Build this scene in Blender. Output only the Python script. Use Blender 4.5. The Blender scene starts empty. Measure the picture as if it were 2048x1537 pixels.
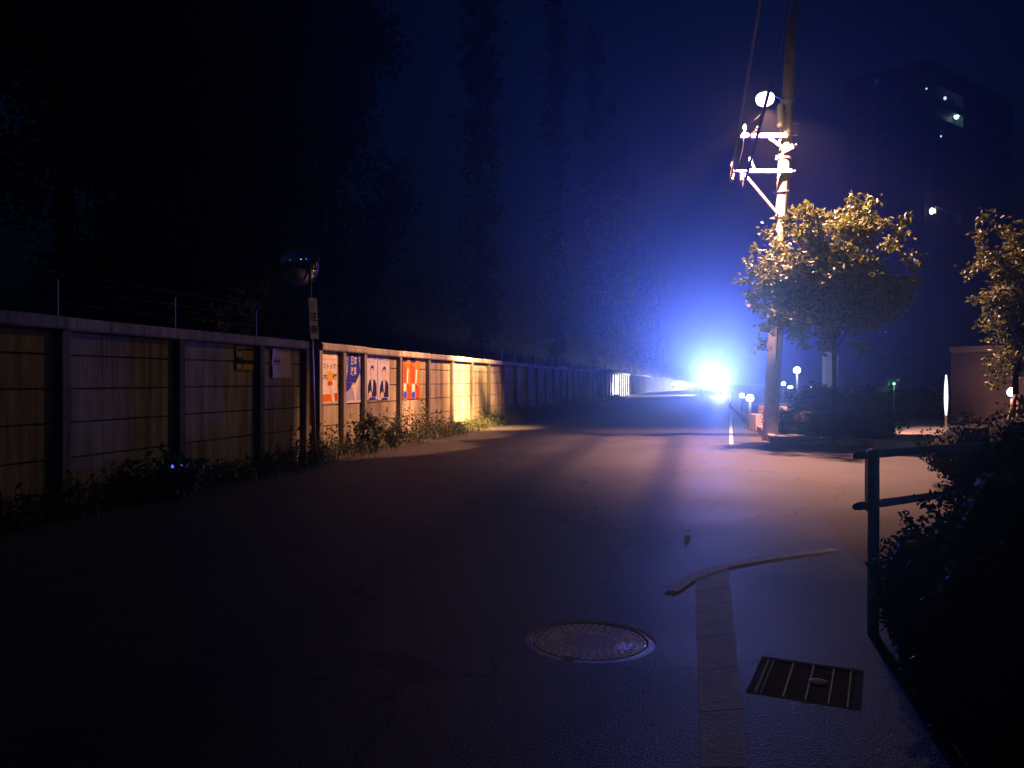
import bpy, bmesh, math, random
from mathutils import Vector, Matrix
R = math.radians
random.seed(7)
S = bpy.context.scene
COL = S.collection

# ------------------------------------------------------------------ camera
F, CX, CY = 1600.0, 1024.0, 768.5            # focal length and centre, in pixels of the 2048 x 1537 photograph
EYE = Vector((0, 0, 1.27))
YAW, PITCH = R(13.2), R(-0.23)
cam = bpy.data.objects.new('camera', bpy.data.cameras.new('camera'))
COL.objects.link(cam)
cam.data.sensor_width = 36.0
cam.data.lens = F / 2048 * 36
cam.data.clip_start = 0.05
cam.data.clip_end = 2500
cam.location = EYE
cam.rotation_euler = (R(90) + PITCH, 0, YAW)
S.camera = cam
FWD = Vector((-math.sin(YAW) * math.cos(PITCH), math.cos(YAW) * math.cos(PITCH), math.sin(PITCH)))
RGT = Vector((math.cos(YAW), math.sin(YAW), 0))
UPV = RGT.cross(FWD)

def at(px, py, depth):
    return EYE + FWD * depth + RGT * ((px - CX) / F * depth) + UPV * ((CY - py) / F * depth)
def ray(px, py):
    return FWD + RGT * ((px - CX) / F) + UPV * ((CY - py) / F)
def ground_at(px, py, z=0.0):
    d = ray(px, py); return EYE + d * ((z - EYE.z) / d.z)
WALL_X = -6.10
def wall_at(px, py, x=WALL_X):
    d = ray(px, py); p = EYE + d * (x / d.x); return p.y, p.z

# ------------------------------------------------------------------ night sky
w = bpy.data.worlds.new('World'); S.world = w; w.use_nodes = True
bgn = w.node_tree.nodes['Background']
sky = w.node_tree.nodes.new('ShaderNodeTexSky')
sky.sky_type = 'NISHITA'; sky.sun_disc = False
sky.sun_elevation = R(-3.0); sky.sun_rotation = R(200)
tint = w.node_tree.nodes.new('ShaderNodeMix'); tint.data_type = 'RGBA'; tint.blend_type = 'MULTIPLY'
tint.inputs[0].default_value = 1.0; tint.inputs[7].default_value = (.03, .26, 1.0, 1)      # deep night blue
w.node_tree.links.new(sky.outputs[0], tint.inputs[6]); w.node_tree.links.new(tint.outputs[2], bgn.inputs[0])
bgn.inputs[1].default_value = 0.13
S.view_settings.view_transform = 'Standard'
S.view_settings.look = 'None'
S.view_settings.exposure = 0.0
S.view_settings.gamma = 1.0
S.cycles.use_denoising = True
S.cycles.max_bounces = 5
S.cycles.sample_clamp_indirect = 2.0
S.cycles.light_sampling_threshold = 0.0

# ------------------------------------------------------------------ light strengths (lamps in view, plus beams added to shape their glare)
BLUE_GLARE, HEAD_CORE, HEAD_SIDE, HEAD_FAR, AWAY = 160000, 95000, 22000, 150000, 3000
LAMP_WIDE, LAMP_NEAR, LAMP_WALL, LAMP_LEFT, LAMP_HOT = 12500, 2000, 8500, 40, 80000
HAZE_DENSITY, HAZE_G = 0.0010, 0.88
SODIUM = (1.0, 0.43, 0.22)

# ------------------------------------------------------------------ materials
def mat(name, col, rough=0.8, col2=None, scale=8.0, bump=0.0, bscale=None, metal=0.0, spec=None, stretch=None, detail=4.0, lo=0.35, hi=0.65):
    m = bpy.data.materials.new(name); m.use_nodes = True
    nt = m.node_tree; b = nt.nodes['Principled BSDF']
    b.inputs['Base Color'].default_value = (*col, 1)
    b.inputs['Roughness'].default_value = rough
    b.inputs['Metallic'].default_value = metal
    if spec is not None: b.inputs['Specular IOR Level'].default_value = spec
    if col2 is not None or bump:
        tc = nt.nodes.new('ShaderNodeTexCoord'); mp = nt.nodes.new('ShaderNodeMapping')
        nt.links.new(tc.outputs['Object'], mp.inputs['Vector'])
        if stretch: mp.inputs['Scale'].default_value = stretch
    if col2 is not None:
        n = nt.nodes.new('ShaderNodeTexNoise'); n.inputs['Scale'].default_value = scale; n.inputs['Detail'].default_value = detail
        n.inputs['Roughness'].default_value = 0.65
        cr = nt.nodes.new('ShaderNodeValToRGB')
        cr.color_ramp.elements[0].position = lo; cr.color_ramp.elements[1].position = hi
        cr.color_ramp.elements[0].color = (*col, 1); cr.color_ramp.elements[1].color = (*col2, 1)
        nt.links.new(mp.outputs[0], n.inputs['Vector']); nt.links.new(n.outputs['Fac'], cr.inputs[0])
        nt.links.new(cr.outputs[0], b.inputs['Base Color'])
    if bump:
        n2 = nt.nodes.new('ShaderNodeTexNoise'); n2.inputs['Scale'].default_value = bscale or scale * 6; n2.inputs['Detail'].default_value = 6
        bp = nt.nodes.new('ShaderNodeBump'); bp.inputs['Strength'].default_value = bump; bp.inputs['Distance'].default_value = 0.01
        nt.links.new(tc.outputs['Object'], n2.inputs['Vector']); nt.links.new(n2.outputs['Fac'], bp.inputs['Height'])
        nt.links.new(bp.outputs[0], b.inputs['Normal'])
    return m

def glow(name, col, strength):
    m = bpy.data.materials.new(name); m.use_nodes = True
    b = m.node_tree.nodes['Principled BSDF']
    b.inputs['Base Color'].default_value = (*[c * 0.6 for c in col], 1)
    b.inputs['Emission Color'].default_value = (*col, 1)
    b.inputs['Emission Strength'].default_value = strength
    return m

def stained_concrete(name, base, dark, pale):
    m = bpy.data.materials.new(name); m.use_nodes = True
    nt = m.node_tree; b = nt.nodes['Principled BSDF']; N = nt.nodes.new; L = nt.links.new
    b.inputs['Roughness'].default_value = 0.92; b.inputs['Specular IOR Level'].default_value = .12
    geo = N('ShaderNodeNewGeometry')
    mp = N('ShaderNodeMapping'); mp.inputs['Scale'].default_value = (1, 2.2, 0.35); L(geo.outputs['Position'], mp.inputs[0])
    n1 = N('ShaderNodeTexNoise'); n1.inputs['Scale'].default_value = 2.2; n1.inputs['Detail'].default_value = 7; n1.inputs['Roughness'].default_value = .7; L(mp.outputs[0], n1.inputs['Vector'])
    r1 = N('ShaderNodeValToRGB'); r1.color_ramp.elements[0].position = .38; r1.color_ramp.elements[1].position = .60
    r1.color_ramp.elements[0].color = (*dark, 1); r1.color_ramp.elements[1].color = (*base, 1); L(n1.outputs['Fac'], r1.inputs[0])
    n2 = N('ShaderNodeTexNoise'); n2.inputs['Scale'].default_value = 1.1; n2.inputs['Detail'].default_value = 5; L(geo.outputs['Position'], n2.inputs['Vector'])
    r2 = N('ShaderNodeValToRGB'); r2.color_ramp.elements[0].position = .45; r2.color_ramp.elements[1].position = .7
    r2.color_ramp.elements[0].color = (0, 0, 0, 1); r2.color_ramp.elements[1].color = (1, 1, 1, 1); L(n2.outputs['Fac'], r2.inputs[0])
    mx = N('ShaderNodeMix'); mx.data_type = 'RGBA'; mx.inputs[7].default_value = (*pale, 1)
    L(r2.outputs[0], mx.inputs[0]); L(r1.outputs[0], mx.inputs[6]); L(mx.outputs[2], b.inputs['Base Color'])
    oi = N('ShaderNodeObjectInfo'); mr_ = N('ShaderNodeMapRange'); mr_.inputs[3].default_value = .70; mr_.inputs[4].default_value = 1.10; L(oi.outputs['Random'], mr_.inputs[0])
    mp2 = N('ShaderNodeMapping'); mp2.inputs['Scale'].default_value = (1, 7.0, .22); L(geo.outputs['Position'], mp2.inputs[0])
    nd = N('ShaderNodeTexNoise'); nd.inputs['Scale'].default_value = 2.0; nd.inputs['Detail'].default_value = 8; nd.inputs['Roughness'].default_value = .75; L(mp2.outputs[0], nd.inputs['Vector'])
    rd_ = N('ShaderNodeMapRange'); rd_.inputs[1].default_value = .36; rd_.inputs[2].default_value = .52; rd_.inputs[3].default_value = .45; rd_.inputs[4].default_value = 1.0; L(nd.outputs['Fac'], rd_.inputs[0])
    mm = N('ShaderNodeMath'); mm.operation = 'MULTIPLY'; L(mr_.outputs[0], mm.inputs[0]); L(rd_.outputs[0], mm.inputs[1])
    vm = N('ShaderNodeVectorMath'); vm.operation = 'SCALE'; L(mx.outputs[2], vm.inputs[0]); L(mm.outputs[0], vm.inputs['Scale']); L(vm.outputs[0], b.inputs['Base Color'])
    n3 = N('ShaderNodeTexNoise'); n3.inputs['Scale'].default_value = 60; n3.inputs['Detail'].default_value = 6; L(geo.outputs['Position'], n3.inputs['Vector'])
    bp = N('ShaderNodeBump'); bp.inputs['Strength'].default_value = .35; bp.inputs['Distance'].default_value = .01
    L(n3.outputs['Fac'], bp.inputs['Height']); L(bp.outputs[0], b.inputs['Normal'])
    return m

def asphalt():
    m = bpy.data.materials.new('asphalt'); m.use_nodes = True
    nt = m.node_tree; b = nt.nodes['Principled BSDF']; N = nt.nodes.new; L = nt.links.new
    b.inputs['Specular IOR Level'].default_value = .28
    geo = N('ShaderNodeNewGeometry')
    big = N('ShaderNodeTexNoise'); big.inputs['Scale'].default_value = .55; big.inputs['Detail'].default_value = 6; big.inputs['Roughness'].default_value = .6
    fine = N('ShaderNodeTexNoise'); fine.inputs['Scale'].default_value = 95; fine.inputs['Detail'].default_value = 3
    vor = N('ShaderNodeTexVoronoi'); vor.inputs['Scale'].default_value = 120
    for n in (big, fine, vor): L(geo.outputs['Position'], n.inputs['Vector'])
    r = N('ShaderNodeValToRGB'); r.color_ramp.elements[0].position = .3; r.color_ramp.elements[1].position = .72
    r.color_ramp.elements[0].color = (.042, .041, .042, 1); r.color_ramp.elements[1].color = (.075, .072, .070, 1); L(big.outputs['Fac'], r.inputs[0])
    r2 = N('ShaderNodeValToRGB'); r2.color_ramp.elements[0].position = .3; r2.color_ramp.elements[1].position = .75
    r2.color_ramp.elements[0].color = (.35, .35, .35, 1); r2.color_ramp.elements[1].color = (1.9, 1.85, 1.8, 1); L(fine.outputs['Fac'], r2.inputs[0])
    mx = N('ShaderNodeMix'); mx.data_type = 'RGBA'; mx.blend_type = 'MULTIPLY'; mx.inputs[0].default_value = 1
    L(r.outputs[0], mx.inputs[6]); L(r2.outputs[0], mx.inputs[7]); L(mx.outputs[2], b.inputs['Base Color'])
    wob = N('ShaderNodeTexNoise'); wob.inputs['Scale'].default_value = 1.6; wob.inputs['Detail'].default_value = 5; L(geo.outputs['Position'], wob.inputs['Vector'])
    wv = N('ShaderNodeVectorMath'); wv.operation = 'MULTIPLY_ADD'; wv.inputs[1].default_value = (.9, .9, 0); L(wob.outputs['Color'], wv.inputs[0]); L(geo.outputs['Position'], wv.inputs[2])
    ck = N('ShaderNodeTexVoronoi'); ck.feature = 'DISTANCE_TO_EDGE'; ck.inputs['Scale'].default_value = .42; L(wv.outputs[0], ck.inputs['Vector'])
    cm = N('ShaderNodeMapRange'); cm.inputs[1].default_value = .002; cm.inputs[2].default_value = .010; cm.inputs[3].default_value = .35; cm.inputs[4].default_value = 1.0; L(ck.outputs['Distance'], cm.inputs[0])
    cc = N('ShaderNodeTexVoronoi'); cc.inputs['Scale'].default_value = .20; L(wv.outputs[0], cc.inputs['Vector'])
    cs_ = N('ShaderNodeSeparateColor'); L(cc.outputs['Color'], cs_.inputs[0]); cb_ = N('ShaderNodeMapRange'); cb_.inputs[3].default_value = .78; cb_.inputs[4].default_value = 1.15; L(cs_.outputs[0], cb_.inputs[0])
    cx_ = N('ShaderNodeMath'); cx_.operation = 'MULTIPLY'; L(cm.outputs[0], cx_.inputs[0]); L(cb_.outputs[0], cx_.inputs[1])
    vs_ = N('ShaderNodeVectorMath'); vs_.operation = 'SCALE'; L(mx.outputs[2], vs_.inputs[0]); L(cx_.outputs[0], vs_.inputs['Scale']); L(vs_.outputs[0], b.inputs['Base Color'])
    rr = N('ShaderNodeMapRange'); rr.inputs[3].default_value = .52; rr.inputs[4].default_value = .8; L(big.outputs['Fac'], rr.inputs[0]); L(rr.outputs[0], b.inputs['Roughness'])
    bp = N('ShaderNodeBump'); bp.inputs['Strength'].default_value = .3; bp.inputs['Distance'].default_value = .005
    ad = N('ShaderNodeMath'); ad.operation = 'ADD'; L(vor.outputs['Distance'], ad.inputs[0]); L(fine.outputs['Fac'], ad.inputs[1])
    L(ad.outputs[0], bp.inputs['Height']); L(bp.outputs[0], b.inputs['Normal'])
    return m

def foliage(name, c1, c2, spec=.5):
    m = bpy.data.materials.new(name); m.use_nodes = True
    nt = m.node_tree; b = nt.nodes['Principled BSDF']; N = nt.nodes.new; L = nt.links.new
    oi = N('ShaderNodeNewGeometry'); r = N('ShaderNodeValToRGB')
    r.color_ramp.elements[0].color = (*c1, 1); r.color_ramp.elements[1].color = (*c2, 1)
    L(oi.outputs['Random Per Island'], r.inputs[0]); L(r.outputs[0], b.inputs['Base Color'])
    b.inputs['Roughness'].default_value = .5; b.inputs['Specular IOR Level'].default_value = spec
    tr = N('ShaderNodeBsdfTranslucent'); L(r.outputs[0], tr.inputs[0])
    mix = N('ShaderNodeMixShader'); mix.inputs[0].default_value = .25
    L(b.outputs[0], mix.inputs[1]); L(tr.outputs[0], mix.inputs[2]); L(mix.outputs[0], nt.nodes['Material Output'].inputs['Surface'])
    return m

M = dict(
    asphalt=asphalt(),
    soil=mat('soil', (.05, .04, .03), .95, (.09, .07, .05), 3, .5, 40),
    panel=stained_concrete('panel_concrete', (.42, .355, .26), (.23, .18, .12), (.47, .41, .32)),
    post=stained_concrete('post_concrete', (.22, .195, .165), (.12, .105, .09), (.26, .235, .205)),
    far_panel=mat('headlit_far_panel', (.55, .53, .50), .30, (.45, .43, .40), 6, spec=.8),  # paler and glossier than the concrete, so far panels look headlamp-lit
    coping=stained_concrete('coping_concrete', (.40, .36, .30), (.22, .20, .17), (.45, .42, .37)),
    steel=mat('galvanised_steel', (.22, .22, .23), .5, (.14, .14, .15), 25, metal=.7),
    white_metal=mat('white_painted_metal', (.24, .225, .21), .55, (.17, .16, .15), 20),
    dark_metal=mat('dark_metal', (.05, .05, .055), .45, (.09, .085, .08), 30, metal=.5),
    rail=mat('rail_paint', (.50, .50, .54), .35, (.62, .62, .66), 30),
    iron=mat('cast_iron', (.50, .37, .33), .38, (.80, .62, .56), 26, .4, 120, metal=.2),
    ring_iron=mat('ring_iron', (.08, .06, .055), .5, (.15, .12, .11), 30, .4, 120, metal=.3), grate_frame=mat('grate_frame', (.075, .075, .078), .85, (.11, .11, .11), 30, spec=.2),
    pole=mat('pole_concrete', (.27, .24, .21), .85, (.18, .16, .14), 6, .3, 60),
    gutter=mat('gutter_concrete', (.22, .22, .21), .7, (.15, .15, .145), 4, .4, 60),
    paint=mat('worn_road_paint', (.48, .47, .47), .75, (.80, .78, .76), 14, .3, 80, lo=.30, hi=.50),
    kerb=mat('kerb_concrete', (.33, .31, .29), .8, (.24, .22, .21), 5, .3, 60),
    rubber=mat('cable_rubber', (.010, .010, .010), .85, (.02, .02, .02), 40, spec=.1),
    cable=mat('cable_sheath', (.22, .21, .20), .5, (.12, .11, .11), 60),
    porcelain=mat('porcelain', (.70, .68, .62), .2, (.6, .57, .5), 20),
    mirror=mat('mirror_face', (.62, .62, .64), .03, metal=1.0),
    orange=mat('orange_enamel', (.16, .06, .025), .5, (.12, .045, .02), 12),
    white_sign=mat('white_sign_face', (.70, .66, .62), .5, (.62, .58, .55), 12),
    ink=mat('black_ink', (.02, .02, .025), .6), red_ink=mat('dark_red_ink', (.22, .04, .03), .6),
    yellow_ink=mat('faded_yellow_ink', (.55, .42, .16), .6),
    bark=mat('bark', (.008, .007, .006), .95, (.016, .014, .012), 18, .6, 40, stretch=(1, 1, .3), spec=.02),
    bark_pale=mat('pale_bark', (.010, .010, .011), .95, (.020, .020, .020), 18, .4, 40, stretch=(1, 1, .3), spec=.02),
    leaf_lit=foliage('street_tree_leaf', (.045, .062, .008), (.14, .15, .02)),
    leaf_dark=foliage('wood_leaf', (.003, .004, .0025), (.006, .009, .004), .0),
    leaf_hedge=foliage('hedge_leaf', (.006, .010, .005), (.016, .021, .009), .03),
    leaf_weed=foliage('weed_leaf', (.035, .055, .015), (.11, .12, .035)),
    brick=mat('reddish_tile_cladding', (.06, .03, .026), .8, (.045, .023, .02), 2, .2, 20),
    pale_wall=mat('pale_cladding', (.11, .11, .105), .8, (.09, .088, .083), 2, .2, 20),
    brown_wall=mat('brown_render', (.05, .032, .032), .85, (.035, .022, .022), 3, .3, 40),
    glass=mat('dark_glass', (.02, .025, .03), .08),
    frame=mat('window_frame', (.10, .10, .10), .5),
    block=stained_concrete('pink_concrete', (.50, .36, .30), (.38, .27, .22), (.55, .42, .36)),
    pale_pillar=mat('pale_pillar_paint', (.62, .63, .60), .6, (.5, .5, .48), 5),
    car_silver=mat('silver_car_paint', (.45, .46, .48), .25, (.40, .41, .43), 3, metal=.6),
    car_dark=mat('dark_red_car_paint', (.16, .03, .03), .25, (.13, .025, .025), 3, metal=.3),
    tyre=mat('tyre_rubber', (.02, .02, .02), .8, (.03, .03, .03), 30),
    paper=mat('litter_and_bar_glint', (.75, .74, .72), .8, (.65, .64, .62), 20),
    wood=mat('stake_timber', (.16, .11, .07), .85, (.22, .15, .10), 12, .4, 40, stretch=(1, 1, .15)),
    lamp_hot=glow('lamp_lens_glow', (1, .74, .56), 6), lamp_rim=glow('lamp_rim_glow', (1, .42, .28), 1.3), head=glow('headlamp_glow', (.85, .92, 1), 120),
    tail=glow('tail_lamp_glow', (1, .06, .05), 6), white_lamp=glow('white_lamp_glow', (.80, .95, 1), 18),
    dim_lamp=glow('dim_lamp_glow', (.55, .75, 1), 1.2), cyan_lamp=glow('cyan_lamp_glow', (.45, .9, 1), 8),
    tower_lamp=glow('balcony_lamp_glow', (.95, 1, .85), 7), blue_lamp=glow('blue_marker_glow', (.10, .12, 1), 1.6),
    post_glow=glow('caught_light_glow', (.85, .88, 1), 1.8), green_lamp=glow('green_lamp_glow', (.25, .8, .45), 2),
)

# ------------------------------------------------------------------ mesh shapes
class MB:
    def __init__(s): s.v = []; s.f = []; s.m = []
    def face(s, pts, mi=0):
        b = len(s.v); s.v.extend(tuple(p) for p in pts); s.f.append(tuple(range(b, b + len(pts)))); s.m.append(mi)
    def box(s, a, b, mi=0, mtx=None):
        x0, y0, z0 = a; x1, y1, z1 = b
        c = [Vector(p) for p in ((x0, y0, z0), (x1, y0, z0), (x1, y1, z0), (x0, y1, z0), (x0, y0, z1), (x1, y0, z1), (x1, y1, z1), (x0, y1, z1))]
        if mtx: c = [mtx @ p for p in c]
        i = len(s.v); s.v.extend(tuple(p) for p in c)
        for q in ((0, 3, 2, 1), (4, 5, 6, 7), (0, 1, 5, 4), (1, 2, 6, 5), (2, 3, 7, 6), (3, 0, 4, 7)):
            s.f.append(tuple(i + k for k in q)); s.m.append(mi)
    def bar(s, p, q, wd, ht, mi=0):
        p, q = Vector(p), Vector(q); d = (q - p); L = d.length; d.normalize()
        r = d.cross(Vector((0, 0, 1)))
        if r.length < 1e-4: r = Vector((1, 0, 0))
        r.normalize(); u = r.cross(d)
        mt = Matrix((r, d, u)).transposed().to_4x4(); mt.translation = p
        s.box((-wd / 2, 0, -ht / 2), (wd / 2, L, ht / 2), mi, mt)
    def tube(s, pts, r, n=10, mi=0, cap=True):
        pts = [Vector(p) for p in pts]; rr = r if isinstance(r, (list, tuple)) else [r] * len(pts)
        base = len(s.v); ref = None
        for i, p in enumerate(pts):
            d = (pts[min(i + 1, len(pts) - 1)] - pts[max(i - 1, 0)]).normalized()
            if ref is None:
                ref = d.cross(Vector((0, 0, 1)))
                if ref.length < .05: ref = d.cross(Vector((1, 0, 0)))
            ref = (ref - d * ref.dot(d)).normalized(); o = d.cross(ref)
            for k in range(n):
                a = 2 * math.pi * k / n
                s.v.append(tuple(p + (ref * math.cos(a) + o * math.sin(a)) * rr[i]))
        for i in range(len(pts) - 1):
            for k in range(n):
                a = base + i * n + k; b = base + i * n + (k + 1) % n
                s.f.append((a, b, b + n, a + n)); s.m.append(mi)
        if cap:
            s.f.append(tuple(base + k for k in reversed(range(n)))); s.m.append(mi)
            e = base + (len(pts) - 1) * n
            s.f.append(tuple(e + k for k in range(n))); s.m.append(mi)
    def lathe(s, prof, n=20, origin=(0, 0, 0), axis=(0, 0, 1), mi=0):
        ax = Vector(axis).normalized(); e1 = ax.orthogonal().normalized(); e2 = ax.cross(e1); o = Vector(origin); base = len(s.v)
        for r, h in prof:
            for k in range(n):
                a = 2 * math.pi * k / n
                s.v.append(tuple(o + ax * h + (e1 * math.cos(a) + e2 * math.sin(a)) * r))
        for i in range(len(prof) - 1):
            for k in range(n):
                a = base + i * n + k; b = base + i * n + (k + 1) % n
                s.f.append((a, b, b + n, a + n)); s.m.append(mi)
        s.f.append(tuple(base + k for k in reversed(range(n)))); s.m.append(mi)
        e = base + (len(prof) - 1) * n
        s.f.append(tuple(e + k for k in range(n))); s.m.append(mi)
    def ball(s, c, r, n=14, mi=0, sq=(1, 1, 1)):
        prof = [(math.sin(math.pi * i / (n // 2)) * r + 1e-4, -math.cos(math.pi * i / (n // 2)) * r) for i in range(n // 2 + 1)]
        b = len(s.v); s.lathe(prof, n, (0, 0, 0), (0, 0, 1), mi); c = Vector(c)
        for i in range(b, len(s.v)):
            p = s.v[i]; s.v[i] = (p[0] * sq[0] + c.x, p[1] * sq[1] + c.y, p[2] * sq[2] + c.z)
    def build(s, name, m, parent=None, smooth=False, bevel=0.0):
        me = bpy.data.meshes.new(name); me.from_pydata(s.v, [], s.f)
        for k in (m if isinstance(m, (list, tuple)) else [m]): me.materials.append(M[k] if isinstance(k, str) else k)
        me.polygons.foreach_set('material_index', s.m)
        if smooth: me.polygons.foreach_set('use_smooth', [True] * len(s.f))
        me.update()
        o = bpy.data.objects.new(name, me); COL.objects.link(o)
        if parent: o.parent = parent
        if bevel:
            b = o.modifiers.new('bevel', 'BEVEL'); b.width = bevel; b.segments = 2; b.limit_method = 'ANGLE'
        return o

def tag(o, label=None, cat=None, group=None, kind=None):
    if label: o['label'] = label
    if cat: o['category'] = cat
    if group: o['group'] = group
    if kind: o['kind'] = kind
    return o
def thing(name, label, cat, loc=(0, 0, 0), rz=0.0, group=None):
    o = bpy.data.objects.new(name, None); COL.objects.link(o); o.empty_display_size = .2
    o.location = loc; o.rotation_euler = (0, 0, rz)
    return tag(o, label, cat, group)
def dup(root, loc, rz=None, label=None):
    def rec(o, par):
        c = o.copy(); COL.objects.link(c)
        if par: c.parent = par
        for ch in list(o.children):
            rec(ch, c)
        return c
    c = rec(root, None); c.location = loc
    if rz is not None: c.rotation_euler = (0, 0, rz)
    if label: c['label'] = label
    return c
def spot(name, loc, target, energy, col, size, blend, radius, parent=None):
    l = bpy.data.lights.new(name, 'SPOT'); l.energy = energy; l.color = col; l.spot_size = R(size); l.spot_blend = blend; l.shadow_soft_size = radius
    o = bpy.data.objects.new(name, l); COL.objects.link(o); o.location = loc
    o.rotation_euler = (Vector(target) - Vector(loc)).to_track_quat('-Z', 'Y').to_euler()
    if parent: o.parent = parent
    return o
def point(name, loc, energy, col, radius, parent=None):
    l = bpy.data.lights.new(name, 'POINT'); l.energy = energy; l.color = col; l.shadow_soft_size = radius
    o = bpy.data.objects.new(name, l); COL.objects.link(o); o.location = loc
    if parent: o.parent = parent
    return o
def text_polys(body, size, bold=0.0):
    """Flat outlines of lettering: triangles in a plane, centred on the origin, with the built-in font."""
    c = bpy.data.curves.new('lettering', 'FONT'); c.body = body; c.size = size; c.align_x = 'CENTER'; c.align_y = 'CENTER'; c.offset = bold; c.resolution_u = 2
    o = bpy.data.objects.new('lettering', c); COL.objects.link(o)
    dg = bpy.context.evaluated_depsgraph_get(); ev = o.evaluated_get(dg); me = ev.to_mesh()
    vs = [v.co.copy() for v in me.vertices]; out = [[vs[i] for i in p.vertices] for p in me.polygons]
    ev.to_mesh_clear(); bpy.data.objects.remove(o); bpy.data.curves.remove(c)
    return out
def leaf_at(mb, p, ln, wd, rnd, droop=0.0, mi=0):
    d = Vector((rnd.gauss(0, 1), rnd.gauss(0, 1), rnd.gauss(0, .8) - droop)).normalized()
    sd = d.cross(Vector((rnd.gauss(0, 1), rnd.gauss(0, 1), rnd.gauss(0, 1))))
    if sd.length < .01: return
    sd.normalize(); p = Vector(p); n = sd.cross(d) * (wd * .25)
    b = len(mb.v)
    mb.v.extend((tuple(p), tuple(p + d * ln * .5 + sd * wd * .5 + n), tuple(p + d * ln), tuple(p + d * ln * .5 - sd * wd * .5 + n)))
    mb.f.append((b, b + 1, b + 2)); mb.f.append((b, b + 2, b + 3)); mb.m.extend((mi, mi))

# ================================================================== the setting
g = MB(); g.face([(-320, -320, -.012), (320, -320, -.012), (320, 320, -.012), (-320, 320, -.012)])
tag(g.build('ground', 'soil'), kind='structure')
rd = MB()
from mathutils.geometry import tessellate_polygon
mh = ground_at(1179, 1281)
gp = [ground_at(*q) for q in ((1540, 1322), (1672, 1344), (1556, 1388), (1696, 1406))]
gc = sum(gp, Vector()) / 4; gx = ((gp[1] - gp[0]) + (gp[3] - gp[2])).normalized(); ga = math.atan2(gx.y, gx.x)
W_, H_ = .215, .24
outer = [Vector(v) for v in ((-5.62, -8, 0), (1.35, -8, 0), (1.35, 5.0, 0), (1.35, 14.9, 0), (1.0, 15.6, 0), (1.9, 46, 0), (4.5, 110, 0), (8.5, 210, 0), (-5.62, 210, 0))]
hole1 = [Vector((mh.x + .322 * math.cos(-a * R(7.5)), mh.y + .322 * math.sin(-a * R(7.5)), 0)) for a in range(48)]
hole2 = [Vector((gc.x, gc.y, 0)) + Matrix.Rotation(ga, 3, 'Z') @ Vector(v) for v in ((-W_, -H_, 0), (-W_, H_, 0), (W_, H_, 0), (W_, -H_, 0))]
allp = outer + hole1 + hole2
for t_ in tessellate_polygon([outer, hole1, hole2]):
    a_, b_, c_ = (allp[k] for k in t_)
    rd.face([a_, b_, c_] if (b_ - a_).cross(c_ - a_).z > 0 else [a_, c_, b_])
tag(rd.build('road', 'asphalt'), kind='structure')
sr = MB(); sr.face([(1.35, -8, 0), (46, -8, 0), (46, 12.0, 0), (8, 13.9, 0), (1.35, 14.9, 0), (1.35, 5, 0)])
tag(sr.build('side_road', 'asphalt'), kind='structure')
vg = MB()
prev = None
for i in range(120):
    y = -8 + i * 1.8; e = -5.62 + random.uniform(-.06, .06)
    if prev:
        y0, e0 = prev
        vg.face([(-9, y0, .05), (e0, y0, .004), (e, y, .004), (-9, y, .05)])
    prev = (y, e)
tag(vg.build('verge', 'soil'), kind='structure')
# pavement behind the far corner, with its kerb
pv = MB()
pv.box((1.55, 17.0, -.1), (3.2, 44, .11)); pv.box((3.2, 16.3, -.1), (30, 44, .11))
tag(pv.build('pavement', 'gutter'), kind='structure')
kb = MB()
for i in range(8):
    x0 = 3.2 + i * .9
    kb.box((x0, 16.14, -.1), (x0 + .89, 16.295, .14))
for i in range(26):
    kb.box((1.40, 17.0 + i * .9, -.1), (1.545, 17.0 + i * .9 + .89, .14))
tag(kb.build('kerb', 'kerb'), kind='structure')

def strip(mb, pts, width, z):
    pts = [Vector((p.x, p.y, z)) for p in pts]; L = []; Rr = []
    for i, p in enumerate(pts):
        d = (pts[min(i + 1, len(pts) - 1)] - pts[max(i - 1, 0)]).normalized(); n = Vector((-d.y, d.x, 0))
        L.append(p + n * width / 2); Rr.append(p - n * width / 2)
    for i in range(len(pts) - 1): mb.face([Rr[i], Rr[i + 1], L[i + 1], L[i]])
ln = MB()
strip(ln, [ground_at(*p) for p in ((1342, 1182), (1378, 1158), (1415, 1143), (1460, 1130), (1520, 1119), (1590, 1109), (1672, 1099))], .085, .0010)
strip(ln, [Vector((.62, 16.6, 0)), Vector((.95, 26, 0)), Vector((1.62, 46, 0)), Vector((2.7, 75, 0)), Vector((4.1, 110, 0))], .07, .0015)
tag(ln.build('road_marking', 'paint'), kind='structure')
gt = MB()
a0, a1 = ground_at(1390, 1150), ground_at(1402, 1536); b0, b1 = ground_at(1456, 1136), ground_at(1496, 1536)
da, db = (a1 - a0), (b1 - b0)
nseg = 7
for i in range(nseg):
    t0, t1 = i / (nseg - 1) , (i + .985) / (nseg - 1)
    q = [a0 + da * t0, b0 + db * t0, b0 + db * t1, a0 + da * t1]
    lo = [Vector((p.x, p.y, -.05)) for p in q]; hi = [Vector((p.x, p.y, .0005)) for p in q]
    gt.face(list(reversed(hi)))
    for k in range(4): gt.face([lo[k], lo[(k + 1) % 4], hi[(k + 1) % 4], hi[k]])
tag(gt.build('gutter_strip', mat('pale_gutter_concrete', (.62, .62, .60), .75, (.44, .44, .43), 5, .3, 60)), kind='structure')

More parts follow.
